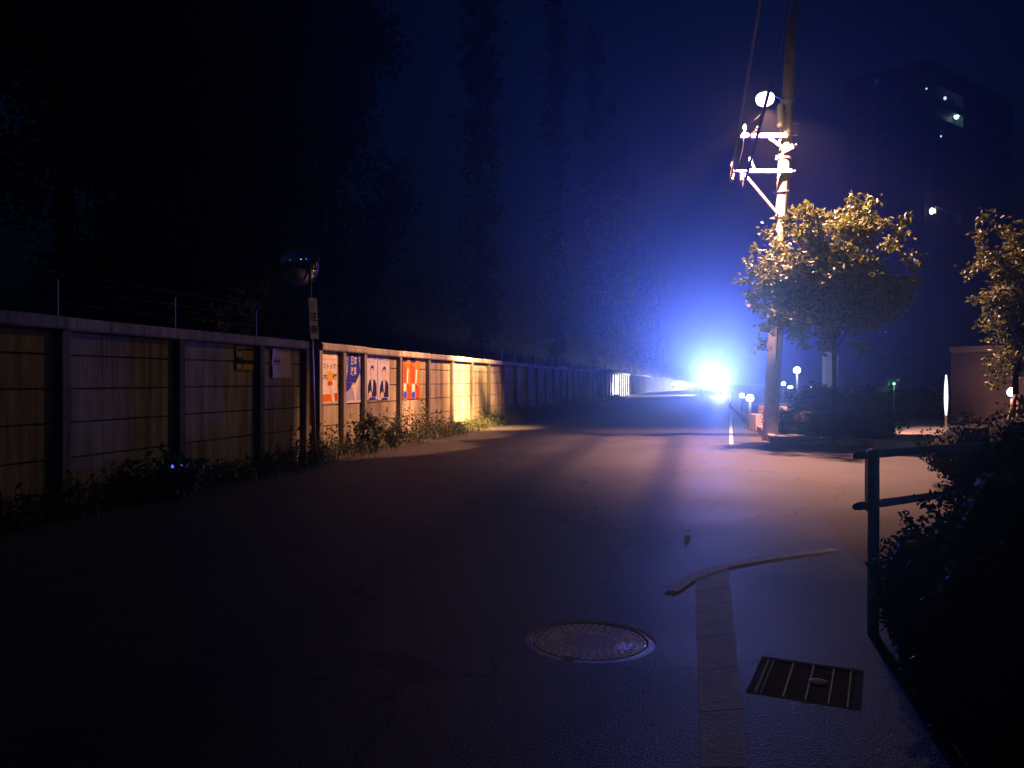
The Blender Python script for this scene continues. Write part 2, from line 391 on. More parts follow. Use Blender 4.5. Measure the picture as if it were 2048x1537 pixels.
# ================================================================== concrete panel wall
Y0, PITCHW = 6.61, 1.8
ROWS = [-.10, .175, .51, .86, 1.195, 1.53, 1.765]
TOP = 1.765
def bay_mesh(width):
    m = MB(); g_ = .006
    for i in range(len(ROWS) - 1):
        z0, z1 = ROWS[i], ROWS[i + 1] - g_
        a, b = .002, width - .002
        x0, x1 = -.05, 0.0
        ch = .007
        m.face([(x1, a, z0 + ch), (x1, b, z0 + ch), (x1, b, z1 - ch), (x1, a, z1 - ch)])
        m.face([(x1, a, z1 - ch), (x1, b, z1 - ch), (x0, b, z1), (x0, a, z1)])
        m.face([(x0, a, z0), (x0, b, z0), (x1, b, z0 + ch), (x1, a, z0 + ch)])
    m.face([(-.05, 0, -.1), (-.05, 0, TOP), (-.05, width, TOP), (-.05, width, -.1)])
    return m
def post_mb():
    m = MB(); m.box((-.07, -.055, -.1), (.085, .055, TOP - .002)); return m
def cap_mb(width):
    m = MB(); y0, y1 = .003, width - .003
    prof = [(-.11, TOP), (.10, TOP), (.115, TOP + .02), (.115, TOP + .10), (.09, TOP + .125), (-.09, TOP + .125), (-.11, TOP + .10)]
    n = len(prof)
    for k in range(n):
        p, q = prof[k], prof[(k + 1) % n]
        m.face([(p[0], y0, p[1]), (p[0], y1, p[1]), (q[0], y1, q[1]), (q[0], y0, q[1])])
    m.face([(p[0], y0, p[1]) for p in prof]); m.face([(p[0], y1, p[1]) for p in reversed(prof)])
    return m
def rod_mb():
    m = MB(); m.tube([(-.02, 0, TOP + .12), (-.02, 0, TOP + .50)], .012, 6); m.tube([(-.02, 0, TOP + .50), (.05, 0, TOP + .56)], .011, 6); return m
_shared = {}; jit = random.Random(5)
def part(kind, width, material, parent, y):
    key = (kind, round(width, 2), material)
    if key not in _shared:
        mb = {'panel': bay_mesh, 'coping': cap_mb}.get(kind)
        mb = mb(width) if mb else {'post': post_mb, 'rod': rod_mb}[kind]()
        o = mb.build(kind, material, parent, bevel=.006 if kind == 'post' else 0)
        _shared[key] = o
    else:
        o = _shared[key].copy(); COL.objects.link(o); o.parent = parent
    o.location = (0, y, 0)
    if kind == 'panel' and y + parent.location.y < 50: o.location = (jit.uniform(-.006, .004), y, jit.uniform(-.004, .004))
    if kind == 'coping': o.location = (jit.uniform(-.006, .006), y, jit.uniform(-.002, .007)); o.rotation_euler = (jit.uniform(-.003, .003), 0, jit.uniform(-.002, .002))
    return o
def wall(label, ys, rods=True):
    root = thing('concrete_panel_wall', label, 'wall', (WALL_X, ys[0], 0))
    for i, y in enumerate(ys):
        part('post', 0, 'post', root, y - ys[0])
        if i < len(ys) - 1:
            wd = ys[i + 1] - y
            part('panel', wd, 'far_panel' if y > 52 else 'panel', root, y - ys[0])
            part('coping', wd, 'coping', root, y - ys[0])
    return root
Yk = lambda k: Y0 + PITCHW * k
near_end = wall_at(606, 800, WALL_X)[0]
near_wall = wall('dim near stretch of grey concrete panel wall, left of the mirror post', [Yk(-2), Yk(-1), Yk(0), Yk(1), Yk(2), near_end])
main_start = Yk(3)
ysm = [main_start, (Yk(3) + Yk(4)) / 2] + [Yk(k) for k in range(4, 101)]
main_wall = wall('long concrete panel wall running beside the road, lit yellow by the street lamp', ysm)
for root, ks in ((near_wall, (-1, 0, 1, 2)), (main_wall, range(10, 30))):
    for k in ks: part('rod', 0, 'steel', root, Yk(k) - root.location.y)
def strand(root, y0, y1, mi='steel'):
    m = MB()
    for h, x in ((.28, -.02), (.42, -.02), (.56, .05)):
        pts = []
        n = int((y1 - y0) / .45)
        for i in range(n + 1):
            t = (i % 4) / 4
            pts.append((x, y0 + (y1 - y0) * i / n - root.location.y, TOP + h - .012 * math.sin(math.pi * t)))
        m.tube(pts, .0022, 4)
        for i in range(int((y1 - y0) / .15)):
            y = y0 + i * .15 - root.location.y
            m.bar((x - .012, y, TOP + h - .012), (x + .012, y + .01, TOP + h + .010), .003, .003)
    return m.build('barbed_wire', mi, root)
strand(near_wall, Yk(-1), Yk(2)); strand(main_wall, Yk(10), Yk(22))

# ================================================================== posters on the wall
class Sheet(MB):
    """A flat printed sheet on the wall, drawn in its own metres: u along the wall, v up."""
    def __init__(s, x0, y0, x1, y1, curl=0.0):
        super().__init__(); s.mats = []
        yl, zb = wall_at(x0, y1); yr, zt = wall_at(x1, y0)
        ya, za = wall_at(x0, y0); s.yl, s.zb = yl, za - (za - wall_at(x0, y1)[1]); s.w, s.h = yr - yl, za - s.zb
        s.layer = 0; s.curl = curl
    def mi(s, m):
        if m not in s.mats: s.mats.append(m)
        return s.mats.index(m)
    def P(s, u, v):
        c = s.curl * (max(0, .25 - u) / .25) ** 2 * (0.6 + .4 * math.sin(v * 9)) + s.curl * .25 * (1 - v) ** 3
        return (.010 + .0012 * s.layer + c, u * s.w, v * s.h)
    def poly(s, pts, m): s.layer += .5; s.face([s.P(*p) for p in pts], s.mi(m))
    def base(s, m, n=8):
        for i in range(n):
            for j in range(n):
                a, b, c, d = i / n, (i + 1) / n, j / n, (j + 1) / n
                s.face([s.P(a, c), s.P(b, c), s.P(b, d), s.P(a, d)], s.mi(m))
        e = [(0, 0), (1, 0), (1, 1), (0, 1)]
        for k in range(4):
            p, q = s.P(*e[k]), s.P(*e[(k + 1) % 4]); s.face([(p[0] - .006, p[1], p[2]), (q[0] - .006, q[1], q[2]), q, p], s.mi(m))
    def rect(s, u0, v0, u1, v1, m): s.poly([(u0, v0), (u1, v0), (u1, v1), (u0, v1)], m)
    def oval(s, u, v, ru, rv, m, n=14): s.poly([(u + ru * math.cos(2 * math.pi * k / n), v + rv * math.sin(2 * math.pi * k / n)) for k in range(n)], m)
    def text(s, body, u, v, hgt, m, wid=None, bold=0.0):
        s.layer += .5; ps = text_polys(body, 1.0, bold)
        if not ps: return
        xs = [p.x for f in ps for p in f]; zs = [p.y for f in ps for p in f]
        w_, h_ = max(xs) - min(xs), max(zs) - min(zs); cx, cz = (max(xs) + min(xs)) / 2, (max(zs) + min(zs)) / 2
        kv = hgt / h_; ku = (wid / w_) if wid else kv * s.h / s.w
        for f in ps: s.face([s.P(u + (p.x - cx) * ku, v + (p.y - cz) * kv) for p in f], s.mi(m))
    def done(s, label):
        o = s.build('poster', [M[k] for k in s.mats]); o.location = (WALL_X, s.yl, s.zb)
        return tag(o, label, 'poster', 'posters pasted on the concrete wall')
def ink(name, c, c2=None):
    M[name] = mat(name, c, .85, c2 or tuple(x * .85 for x in c), 9, spec=.06)
for nme, c in dict(print_white=(.68, .60, .58), print_pink=(.66, .50, .46), print_red=(.52, .06, .006), print_yellow=(.62, .40, .04), print_black=(.03, .025, .03),
                   print_blue=(.03, .035, .36), print_sky=(.32, .32, .62), print_lilac=(.52, .48, .62), print_navy=(.02, .022, .05), print_skin=(.58, .42, .34),
                   print_orange=(.62, .15, .008), print_cobalt=(.03, .08, .45), print_grey=(.34, .32, .33), print_gold=(.40, .29, .05), print_cream=(.62, .55, .42)).items(): ink(nme, c)
# yellow campaign sheet
p = Sheet(470, 694, 505, 741, .012); p.base('print_gold'); p.rect(.35, .86, 1, .95, 'print_black'); p.rect(.12, .93, .55, 1, 'print_white')
p.rect(0, .30, 1, .45, 'print_navy'); p.oval(.22, .74, .11, .13, 'print_skin'); p.poly([(0, .28), (.42, .28), (.38, .50), (.26, .60), (.16, .60), (.03, .50)], 'print_navy')
p.oval(.22, .86, .12, .06, 'print_black'); p.poly([(.18, .58), (.26, .58), (.22, .42)], 'print_white'); p.oval(.17, .18, .12, .09, 'print_white')
p.rect(.4, .05, .95, .25, 'print_yellow'); p.done('small yellow poster of a man in a dark suit, left of the white sheet')
# curling white sheet
p = Sheet(541, 697, 580, 756, .03); p.base('print_pink'); p.oval(.28, .90, .12, .07, 'print_cream'); p.oval(.22, .62, .08, .05, 'print_grey'); p.oval(.42, .62, .08, .05, 'print_grey')
p.rect(.12, .45, .45, .51, 'print_grey'); p.rect(.14, .54, .44, .60, 'print_black'); p.done('faded white paper sheet curling off the wall, nearly blank')
# red and white
p = Sheet(643, 703, 673, 807); p.base('print_white'); p.text('増税', .5, .93, .035, 'print_red'); p.text('暮らしをこわす', .5, .855, .035, 'print_red', .8)
p.text('ストップ!', .5, .72, .115, 'print_black', .86, .02); p.text('大', .2, .515, .12, 'print_black', .3, .02); p.text('税', .83, .515, .12, 'print_black', .3, .02)
p.oval(.52, .52, .19, .12, 'print_yellow'); p.poly([(.36, .42), (.68, .42), (.66, .34), (.56, .33), (.52, .38), (.48, .33), (.38, .34)], 'print_red')
p.rect(0, .03, 1, .17, 'print_orange'); p.poly([(.52, .34), (.66, .34), (.86, .0), (.66, .0)], 'print_white'); p.rect(.82, .03, 1, .19, 'print_red')
p.done('red and white poster lettered in black with a yellow figure, beside the mirror post')
# blue sweep
p = Sheet(689, 706, 721, 807); p.base('print_sky'); p.poly([(.22, 1), (.78, 1), (.98, .60), (.62, .40), (.05, .42), (.16, .62)], 'print_blue')
p.poly([(.05, .42), (0, .20), (.3, .28), (.45, .40)], 'print_blue')
p.text('日本', .55, .86, .20, 'print_lilac', .36, .02); p.text('改革', .52, .64, .18, 'print_lilac', .36, .02); p.text('未来', .10, .85, .2, 'print_navy', .16); p.text('前へ', .90, .82, .24, 'print_navy', .16)
p.poly([(.40, .36), (.60, .37), (.94, .62), (.86, .48), (.66, .04), (.58, .06)], 'print_cream'); p.rect(0, 0, 1, .05, 'print_lilac'); p.done('deep blue poster with a pale sweeping shape and upright lettering')
# twin portraits
def portrait(x0, y0, x1, y1, label, hd):
    p = Sheet(x0, y0, x1, y1); p.base('print_lilac'); p.text(hd, .5, .935, .085, 'print_blue', .92, .02); p.text('あすへつなぐ', .5, .85, .03, 'print_blue', .6)
    p.poly([(.14, .06), (.92, .06), (.90, .34), (.78, .43), (.58, .47), (.46, .47), (.28, .42), (.16, .30)], 'print_navy')
    p.poly([(.42, .47), (.62, .47), (.56, .18), (.50, .16)], 'print_white'); p.poly([(.49, .44), (.55, .44), (.55, .2), (.51, .2)], 'print_sky')
    p.rect(.45, .44, .60, .53, 'print_skin'); p.oval(.52, .62, .13, .115, 'print_skin'); p.poly([(.39, .64), (.40, .72), (.48, .765), (.58, .765), (.66, .71), (.67, .60), (.63, .66), (.58, .70), (.46, .70)], 'print_black')
    p.poly([(.18, .04), (.42, .03), (.5, .14), (.34, .20), (.18, .13)], 'print_skin'); p.rect(.3, .0, .8, .05, 'print_blue'); p.done(label)
portrait(731, 709, 754, 800, 'left one of two matching lilac portraits of a man in a dark suit', '日本を元気')
portrait(755, 712, 778, 801, 'right one of two matching lilac portraits of a man in a dark suit', '日本を元気')
def red_sheet(x0, y0, x1, y1, label, dark):
    p = Sheet(x0, y0, x1, y1); p.base('print_orange'); p.rect(0, .88, .55, 1, 'print_black'); p.poly([(.02, .86), (.42, .80), (.46, .42), (.20, .36), (.02, .40)], 'print_red')
    p.poly([(.60, .72), (.74, .70), (.60, .36), (.48, .36)], 'print_white'); p.poly([(.10, .36), (.44, .36), (.40, .16), (.14, .16)], 'print_cream')
    p.oval(.27, .09, .26, .09, 'print_cobalt'); p.poly([(.5, .38), (1, .25), (1, 0), (.62, 0)], 'print_red'); p.poly([(.52, .36), (.72, .30), (.62, .20)], 'print_navy'); p.oval(.27, .94, .16, .05, 'print_navy'); p.done(label)
red_sheet(805, 714, 820, 798, 'left one of two orange red posters with blue ovals at the foot', 0)
red_sheet(821, 716, 838, 798, 'right one of two orange red posters with blue ovals at the foot', 1)

# ================================================================== street lamp, utility pole and its cables
PB = at(1540, 880, 17.2); PB.z = 0
LEAN = RGT * .0505
def pole_pt(z): return PB + Vector((0, 0, z)) + LEAN * z
def zat(py, d=17.2): return 1.27 + (762 - py) / F * d
up = thing('utility_pole', 'leaning concrete utility pole carrying the lit street lamp', 'utility pole', PB)
loc = lambda v: Vector(v) - PB
m = MB(); m.tube([loc(pole_pt(z)) for z in (-.3, 2, 4, 6, 8, 11.5)], [.165, .15, .138, .126, .115, .10], 24); m.build('shaft', 'pole', up, True)
AX = -RGT
z1, z2 = zat(277), zat(347)
c1, c2 = loc(pole_pt(z1)), loc(pole_pt(z2))
OFF = Vector((math.sin(YAW), -math.cos(YAW), 0)) * .15
m = MB(); m.bar(c1 + OFF + AX * .02, c1 + OFF + AX * .60, .085, .10); m.bar(c1 + OFF + AX * .63, c1 + OFF + AX * .80, .10, .105); m.bar(c1 + OFF + AX * .83, c1 + OFF + AX * 1.02, .085, .09); m.bar(c1 + OFF + AX * .55, c1 + OFF + AX * 1.0, .05, .05)
m.build('crossarm', 'white_metal', up, bevel=.008)
m = MB(); m.bar(c2 + OFF - AX * .12, c2 + OFF + AX * .80, .075, .085); m.bar(c2 + OFF + AX * .78, c2 + OFF + AX * 1.20, .05, .05)
m.build('crossarm', 'white_metal', up, bevel=.008)
m = MB(); m.bar(c1 + OFF + AX * .40 + Vector((0, 0, -.05)), c1 + OFF + AX * .05 + Vector((0, 0, -.30)), .045, .06); m.bar(c1 + OFF + AX * .16 + Vector((0, 0, -.05)), c1 + OFF + AX * .22 + Vector((0, 0, -.20)), .035, .04); m.bar(c1 + OFF + AX * .12 + Vector((0, 0, -.33)), c1 + OFF - AX * .1 + Vector((0, 0, -.22)), .06, .1); m.build('brace', 'white_metal', up)
m = MB(); m.bar(c2 + OFF + AX * .90 + Vector((0, 0, -.06)), loc(pole_pt(zat(430))) + Vector((-.10, -.12, 0)), .05, .055); m.build('brace', 'white_metal', up)
for py in (312, 318, 385, 436, 560):
    m = MB(); z = zat(py); c = loc(pole_pt(z)); r = .172 - .0055 * z; m.lathe([(r + .006, -.022), (r + .012, -.02), (r + .012, .02), (r + .006, .022)], 20, c); m.box((c.x - r - .05, c.y - .03, c.z - .02), (c.x - r + .01, c.y + .03, c.z + .02)); m.build('band', 'steel', up)
for py, sx in ((250, 1), (274, 1), (293, 1), (435, 1), (438, -1), (345, 1)):
    m = MB(); c = loc(pole_pt(zat(py))); m.tube([c + Vector((sx * .09, -.02, 0)), c + Vector((sx * .21, -.03, 0))], .011, 8); m.ball(c + Vector((sx * .22, -.03, 0)), .024, 8); m.build('step_bolt', 'steel', up)
def insulator(p, d, n=3):
    m = MB(); d = Vector(d).normalized()
    prof = [(.012, 0)]
    for i in range(n): prof += [(.018, .02 + i * .055), (.048, .03 + i * .055), (.04, .045 + i * .055), (.018, .055 + i * .055)]
    prof.append((.012, .05 + n * .055)); m.lathe(prof, 12, p, d); m.build('insulator', 'porcelain', up, True)
insulator(c1 + OFF + AX * .98 + Vector((0, 0, .03)), (.25, -.6, .75), 3); insulator(c1 + OFF + AX * .72 + Vector((0, 0, .05)), (.5, -.5, .7), 3)
insulator(c2 + OFF + AX * 1.14 + Vector((0, 0, -.04)), (-.2, -.3, -1), 3); insulator(c2 + OFF + AX * .97 + Vector((0, 0, -.02)), (.1, -.3, -1), 4)
insulator(c2 + OFF + AX * .70 + Vector((0, 0, .03)), (-.3, -.2, .9), 4); insulator(c2 + OFF + AX * 1.16 + Vector((0, 0, .02)), (0, -.3, 1), 2)
m = MB(); c = loc(pole_pt(zat(236))) + Vector((-.14, -.17, 0)); m.lathe([(.03, -.27), (.07, -.25), (.078, -.2), (.078, .18), (.06, .24), (.02, .25)], 16, c); m.build('fuse_canister', 'white_metal', up, True)
m = MB(); m.tube([c + Vector((0, 0, -.26)), c + Vector((.01, .02, -.42)), c1 + OFF + Vector((0, .06, .08))], .018, 8); m.tube([loc(pole_pt(z2)) + Vector((.04, -.12, -.2)), loc(pole_pt(z2 - .9)) + Vector((.06, -.13, 0)), loc(pole_pt(z2 - 1.8)) + Vector((.02, -.15, 0)), loc(pole_pt(1.0)) + Vector((.03, -.155, 0))], .014, 8); m.build('conduit', 'rubber', up, True)

# the lamp on the pole
LP = at(1530, 198, 16.6)
sl = thing('street_lamp', 'lit street lamp with a warm white lens on the utility pole', 'street lamp', LP)
m = MB(); m.lathe([(.02, -.15), (.09, -.138), (.155, -.095), (.185, -.03), (.188, .02), (.17, .07), (.13, .10)], 24); m.build('lens', 'lamp_hot', sl, True)
m = MB(); m.lathe([(.135, .095), (.15, .105), (.13, .14), (.08, .17), (.03, .185), (.02, .19)], 24); m.build('housing', 'white_metal', sl, True)
j = pole_pt(LP.z + .16) - LP
m = MB(); m.tube([(0, 0, .14), j * .35 + Vector((0, 0, .10)), j * .7 + Vector((0, 0, .05)), j], .028, 10); m.build('arm', 'steel', sl, True)
m = MB(); m.lathe([(.14, -.04), (.15, -.03), (.15, .03), (.14, .04)], 18, j); m.build('clamp', 'steel', sl)
BELOW = Vector((0, 0, -.21)); base = Vector((0, 0, 0)) + BELOW
wp = wall_at(944, 772); wm = wall_at(830, 770)
spot('lamp_light', base, Vector((1.9, -.6, -7.3)), LAMP_WIDE, (1, .46, .33), 116, .8, .07, sl)
spot('lamp_light', base + Vector((0, 0, .12)), Vector((-.3, -.3, -7.3)), LAMP_NEAR, (1, .62, .42), 152, .3, .10, sl)
for ty in (14.5, 17.7, 21.2): spot('lamp_light', base, Vector((WALL_X, ty, 1.45)) - LP, LAMP_WALL, SODIUM, 31, .28, .06, sl)
spot('lamp_light', base, Vector((WALL_X, 9.2, .5)) - LP, LAMP_LEFT, SODIUM, 50, 1.0, .06, sl)
spot('lamp_light', base, Vector((WALL_X, wp[0], 1.15)) - LP, LAMP_HOT, (1, .55, .2), 27, .8, .06, sl)

def cable(label, pts, r, mt='cable', group='overhead cables above the road', wrap=0.0, name='overhead_cable'):
    pts = [Vector(p) for p in pts]; fine = []
    for i in range(len(pts) - 1):
        L = (pts[i + 1] - pts[i]).length; n = max(2, int(L / .25)); sag = min(.02 * L, .25)
        for k in range(n): t = k / n; fine.append(pts[i].lerp(pts[i + 1], t) - Vector((0, 0, sag * 4 * t * (1 - t))))
    fine.append(pts[-1]); m = MB(); m.tube(fine, r, 8)
    if wrap:
        hel = []; tot = 0
        for i in range(len(fine) - 1):
            for k in range(10):
                t = k / 10; p = fine[i].lerp(fine[i + 1], t); tot += (fine[i + 1] - fine[i]).length / 10; a = tot / .11 * 2 * math.pi
                hel.append(p + Vector((math.cos(a), 0, math.sin(a))) * (r + wrap))
        m.tube(hel, .006, 5)
    o = m.build(name, mt, None, True); return tag(o, label, 'cable', group)
e2 = PB + c2 + OFF + AX * 1.17
cable('thick wrapped cable running overhead from the tip of the lower crossarm', [e2 - Vector((0, 0, .10)), (e2.x + .02, -14, e2.z + .25)], .017, 'cable', wrap=.006)
e1 = PB + c1 + OFF + AX * .98
cable('thin wire from the upper crossarm tip, looping down to the lower arm', [e1 + Vector((.05, -.1, .1)), e1 + Vector((.0, -.12, -.35)), e2 + Vector((.12, -.02, .05))], .010, 'rubber')
cable('short wire rising from the upper crossarm to a clamp under the lamp', [e1 + Vector((.2, -.1, .25)), e1 + Vector((.42, -.16, .42))], .012, 'rubber')
m = MB(); m.bar(c2 + OFF + AX * .92 + Vector((0, 0, -.03)), c2 + OFF + AX * .92 + Vector((0, 0, -.42)), .02, .02); m.build('cable_hanger', 'dark_metal', up)
e3 = PB + c2 + OFF + AX * .92 + Vector((0, 0, -.40))
cable('black bundled cable running overhead from the middle of the lower crossarm', [e3, (e3.x + .02, -14, e3.z - .10)], .022, 'rubber')

# ================================================================== convex road mirror
mb0 = ground_at(631, 921); mb0.z = .0
MD = (mb0 - EYE).dot(FWD)
mr = thing('road_mirror', 'round convex road mirror on a thin post in front of the wall', 'mirror', mb0)
top = at(619, 545, MD) - mb0
m = MB(); m.tube([(0, 0, -.2), top * .5 + Vector((0, 0, 0)), top + Vector((0, 0, .12))], .026, 14); m.build('post', 'steel', mr, True)
mc = at(597, 531, MD) - mb0
face_dir = Vector((.70, -.70, -.10)).normalized()
RAD = .315
def dish(r, h, n=8): return [(r * math.sin(i / n * 1.0) / math.sin(1.0) + 1e-4, h * (math.cos(i / n * 1.0) - math.cos(1.0)) / (1 - math.cos(1.0))) for i in range(n, -1, -1)]
m = MB(); m.lathe([(RAD, -.005)] + dish(RAD, .075), 40, mc, face_dir); m.build('mirror_face', 'mirror', mr, True)
m = MB(); m.lathe([(.08, -.10), (RAD * .9, -.045), (RAD + .012, -.03), (RAD + .016, .0), (RAD + .004, .012)], 36, mc, face_dir); m.build('backing', 'orange', mr, True)
m = MB()
e1_ = face_dir.cross(Vector((0, 0, 1))).normalized(); e2_ = e1_.cross(face_dir)
for k in range(18):
    a, b = R(15 + k * 150 / 18), R(15 + (k + 1) * 150 / 18)
    P_ = lambda t, o: mc + (e1_ * math.cos(t) + e2_ * math.sin(t)) * (RAD + .02) + face_dir * o
    m.face([P_(a, 0), P_(b, 0), P_(b, .13 * math.sin(b) + .01), P_(a, .13 * math.sin(a) + .01)])
hd = m.build('hood', 'orange', mr, True); sm = hd.modifiers.new('solid', 'SOLIDIFY'); sm.thickness = .006
m = MB(); m.tube([top + Vector((0, 0, 0)), (top + mc) / 2 - face_dir * .10, mc - face_dir * .07], .022, 10); m.build('bracket', 'steel', mr, True)
zt, zb = at(623, 597, MD).z, at(627, 678, MD).z
sx = (at(624, 640, MD) - mb0); sw = .075
fx = Vector((.86, -.50, 0)).normalized(); rx = Vector((0, 0, 1)).cross(fx) * -1; rx = Vector((fx.y * -1, fx.x, 0)) 
org = Vector((sx.x, sx.y, 0)) + fx * .04
def SP(u, z, o=0.0): return org + rx * u + fx * (.006 + o) + Vector((0, 0, z))
m = MB()
slope = (at(627, 678, MD) - at(623, 597, MD)); 
def shift(z): t = (zt - z) / (zt - zb); return Vector((slope.x, slope.y, 0)) * (t - .5)
def SQ(u, z, o=0.0): return SP(u, z, o) + shift(z)
m.face([SQ(-sw, zb), SQ(sw, zb), SQ(sw, zt), SQ(-sw, zt)]); m.face([SQ(-sw, zt, -.004), SQ(sw, zt, -.004), SQ(sw, zb, -.004), SQ(-sw, zb, -.004)])
for a, b in (((-sw, zb), (sw, zb)), ((sw, zb), (sw, zt)), ((sw, zt), (-sw, zt)), ((-sw, zt), (-sw, zb))): m.face([SQ(*a, -.004), SQ(*b, -.004), SQ(*b), SQ(*a)])
pl = m.build('sign_plate', 'white_sign', mr)
hgt = zt - zb
for ch, fz, mt in (('車', .82, 'yellow_ink'), ('注', .53, 'ink'), ('意', .20, 'red_ink')):
    ps = text_polys(ch, .155, .004); m = MB()
    for f in ps: m.face([SQ(q.x * .85, zb + hgt * fz + q.y, .003) for q in f])
    m.build('lettering', mt, pl)

# ================================================================== verge plants
rnd = random.Random(3)
wd_ = MB()
def stemplant(mb, x, y, h, nl, ls, rnd, spread=.10):
    tip = Vector((x + rnd.gauss(0, spread), y + rnd.gauss(0, spread), h)); b0 = Vector((x, y, .01))
    md = b0.lerp(tip, .55) + Vector((rnd.gauss(0, .03), rnd.gauss(0, .03), .02))
    s_ = Vector((rnd.gauss(0, 1), rnd.gauss(0, 1), 0)).normalized() * .004
    mb.face([b0 - s_, b0 + s_, md + s_ * .7, md - s_ * .7]); mb.face([md - s_ * .7, md + s_ * .7, tip])
    for i in range(nl):
        t = .2 + .8 * (i + rnd.random()) / nl
        q = b0.lerp(md, t / .55) if t < .55 else md.lerp(tip, (t - .55) / .45)
        leaf_at(mb, q, ls * rnd.uniform(.6, 1.3), ls * .42, rnd, .15)
def blade(mb, x, y, h, rnd):
    a = rnd.uniform(0, 6.28); d = Vector((math.cos(a), math.sin(a), 0)); s_ = Vector((-d.y, d.x, 0)) * rnd.uniform(.003, .007)
    b0 = Vector((x, y, .005)); md = b0 + d * h * .18 + Vector((0, 0, h * .62)); tp = b0 + d * h * rnd.uniform(.3, .75) + Vector((0, 0, h))
    mb.face([b0 - s_, b0 + s_, md + s_ * .8, md - s_ * .8]); mb.face([md - s_ * .8, md + s_ * .8, tp])
y = 3.5
while y < 60:
    dens = 26 if y < 36 else 12
    hf = .55 + .45 * math.sin(y * .9) * math.sin(y * .37 + 1) 
    for i in range(dens):
        x = WALL_X + .08 + abs(rnd.gauss(0, .28)); x = min(x, -5.35)
        edge = 1 - .75 * min(1, (x - WALL_X) / .75)
        yy = y + rnd.uniform(0, .5)
        if rnd.random() < .45: stemplant(wd_, x, yy, (.16 + .50 * hf * rnd.random()) * (1 + .6 * math.exp(-((y - 15.5) / 4) ** 2)) * (.35 + edge * .85), rnd.randint(5, 10), .085, rnd)
        for k in range(3): blade(wd_, x + rnd.gauss(0, .08), yy + rnd.gauss(0, .08), rnd.uniform(.12, .5) * (.35 + .65 * edge) * (.7 + .5 * hf), rnd)
    y += .5
tag(wd_.build('verge_weeds', 'leaf_weed'), 'grass and weeds growing along the foot of the concrete wall', kind='stuff')
def leafy(px, py, h, w_, n, label):
    b0 = Vector((WALL_X + .42, wall_at(px, 762, WALL_X + .42)[0], 0)); root = thing('leafy_weed', label, 'plant', (b0.x, b0.y, 0), 0, 'bushy weeds against the wall'); m = MB(); st = MB()
    for i in range(n):
        a = rnd.uniform(0, 6.28); rr = rnd.random() * w_; hh = h * rnd.uniform(.55, 1) * (1 - .35 * rr / w_)
        bx, by = rr * .45 * math.cos(a), rr * .45 * math.sin(a); tip = Vector((rr * math.cos(a), rr * math.sin(a), hh))
        st.tube([(bx, by, 0), Vector((bx, by, 0)).lerp(tip, .5) + Vector((0, 0, .05)), tip], [.007, .005, .002], 5)
        for k in range(18):
            t = .25 + .75 * k / 18; q = Vector((bx, by, 0)).lerp(tip, t); leaf_at(m, q, .12 * rnd.uniform(.6, 1.2), .05, rnd, .35)
    m.build('leaves', 'leaf_weed', root); st.build('stems', 'leaf_weed', root)
leafy(742, 893, .88, .34, 26, 'tall bushy weed in front of the matching portrait posters')
leafy(792, 885, .62, .30, 18, 'shorter bushy weed right of the portrait posters')
leafy(1040, 838, .62, .40, 16, 'dark bushy weed past the brightest lit panels')
leafy(330, 975, .62, .55, 30, 'dark bushy weed on the dim verge above the blue marker lights')

# ================================================================== things on the road
mh = ground_at(1179, 1281)
mo = thing('manhole_cover', 'round cast iron manhole cover with raised pattern set in the road', 'manhole cover', (mh.x, mh.y, 0), R(-12))
m = MB(); m.lathe([(.322, -.02), (.3215, -.0008), (.320, -.0005), (.285, -.0005), (.281, -.002), (.281, -.02)], 48); m.build('frame_ring', 'ring_iron', mo)
m = MB(); m.lathe([(.275, -.02), (.275, -.002), (.272, -.0012)], 48)
for rr, n, hgt, wdt in ((.255, 44, .022, .022), (.222, 36, .018, .020), (.19, 30, .02, .02), (.158, 25, .016, .02)):
    for k in range(n):
        a = 2 * math.pi * k / n
        if rr < .2 and abs(math.sin(a)) < .35: continue
        mt = Matrix.Translation((rr * math.cos(a), rr * math.sin(a), 0)) @ Matrix.Rotation(a, 4, 'Z')
        m.box((-hgt / 2, -wdt / 2 * .7, -.006), (hgt / 2, wdt / 2 * .7, -.0007), 1, mt)
for k in range(-8, 9):
    for jx in range(-3, 4):
        x, y = k * .018, jx * .03 + (k % 2) * .012
        if x * x + y * y < .14 ** 2: m.box((x - .006, y - .010, -.006), (x + .006, y + .010, -.0007), 1)
for f in text_polys('おすい', .075, .002): m.face([(q.x, q.y - .105, -.0003) for q in f], 1)
m.build('lid', ['iron', 'ring_iron'], mo)
m = MB(); m.box((-.025, -.310, -.004), (.022, -.255, -.0002)); m.build('lifting_slot', 'dark_metal', mo)

gp = [ground_at(*q) for q in ((1540, 1322), (1672, 1344), (1556, 1388), (1696, 1406))]
gc = sum(gp, Vector()) / 4; gx = ((gp[1] - gp[0]) + (gp[3] - gp[2])).normalized(); ga = math.atan2(gx.y, gx.x)
do = thing('drain_grate', 'steel drain grate with thin bars by the corner of the road', 'drain grate', (gc.x, gc.y, .0), ga)
m = MB(); W_, H_ = .215, .24
for a, b in (((-W_, -H_), (W_, -H_ + .03)), ((-W_, H_ - .03), (W_, H_)), ((-W_, -H_ + .03), (-W_ + .028, H_ - .03)), ((W_ - .028, -H_ + .03), (W_, H_ - .03))): m.box((*a, -.04), (*b, -.0006))
m.build('frame', 'grate_frame', do)
for x in (-.182, -.160, -.075, .01, .095, .165): 
    m = MB(); m.box((x - (.006 if x < -.18 else .0035), -H_ + .031, -.02), (x + (.006 if x < -.18 else .0035), H_ - .031, -.0006)); m.build('bar', 'paper' if x < -.15 else 'white_metal', do)  # leftmost bars take the white litter colour to stand for their glint
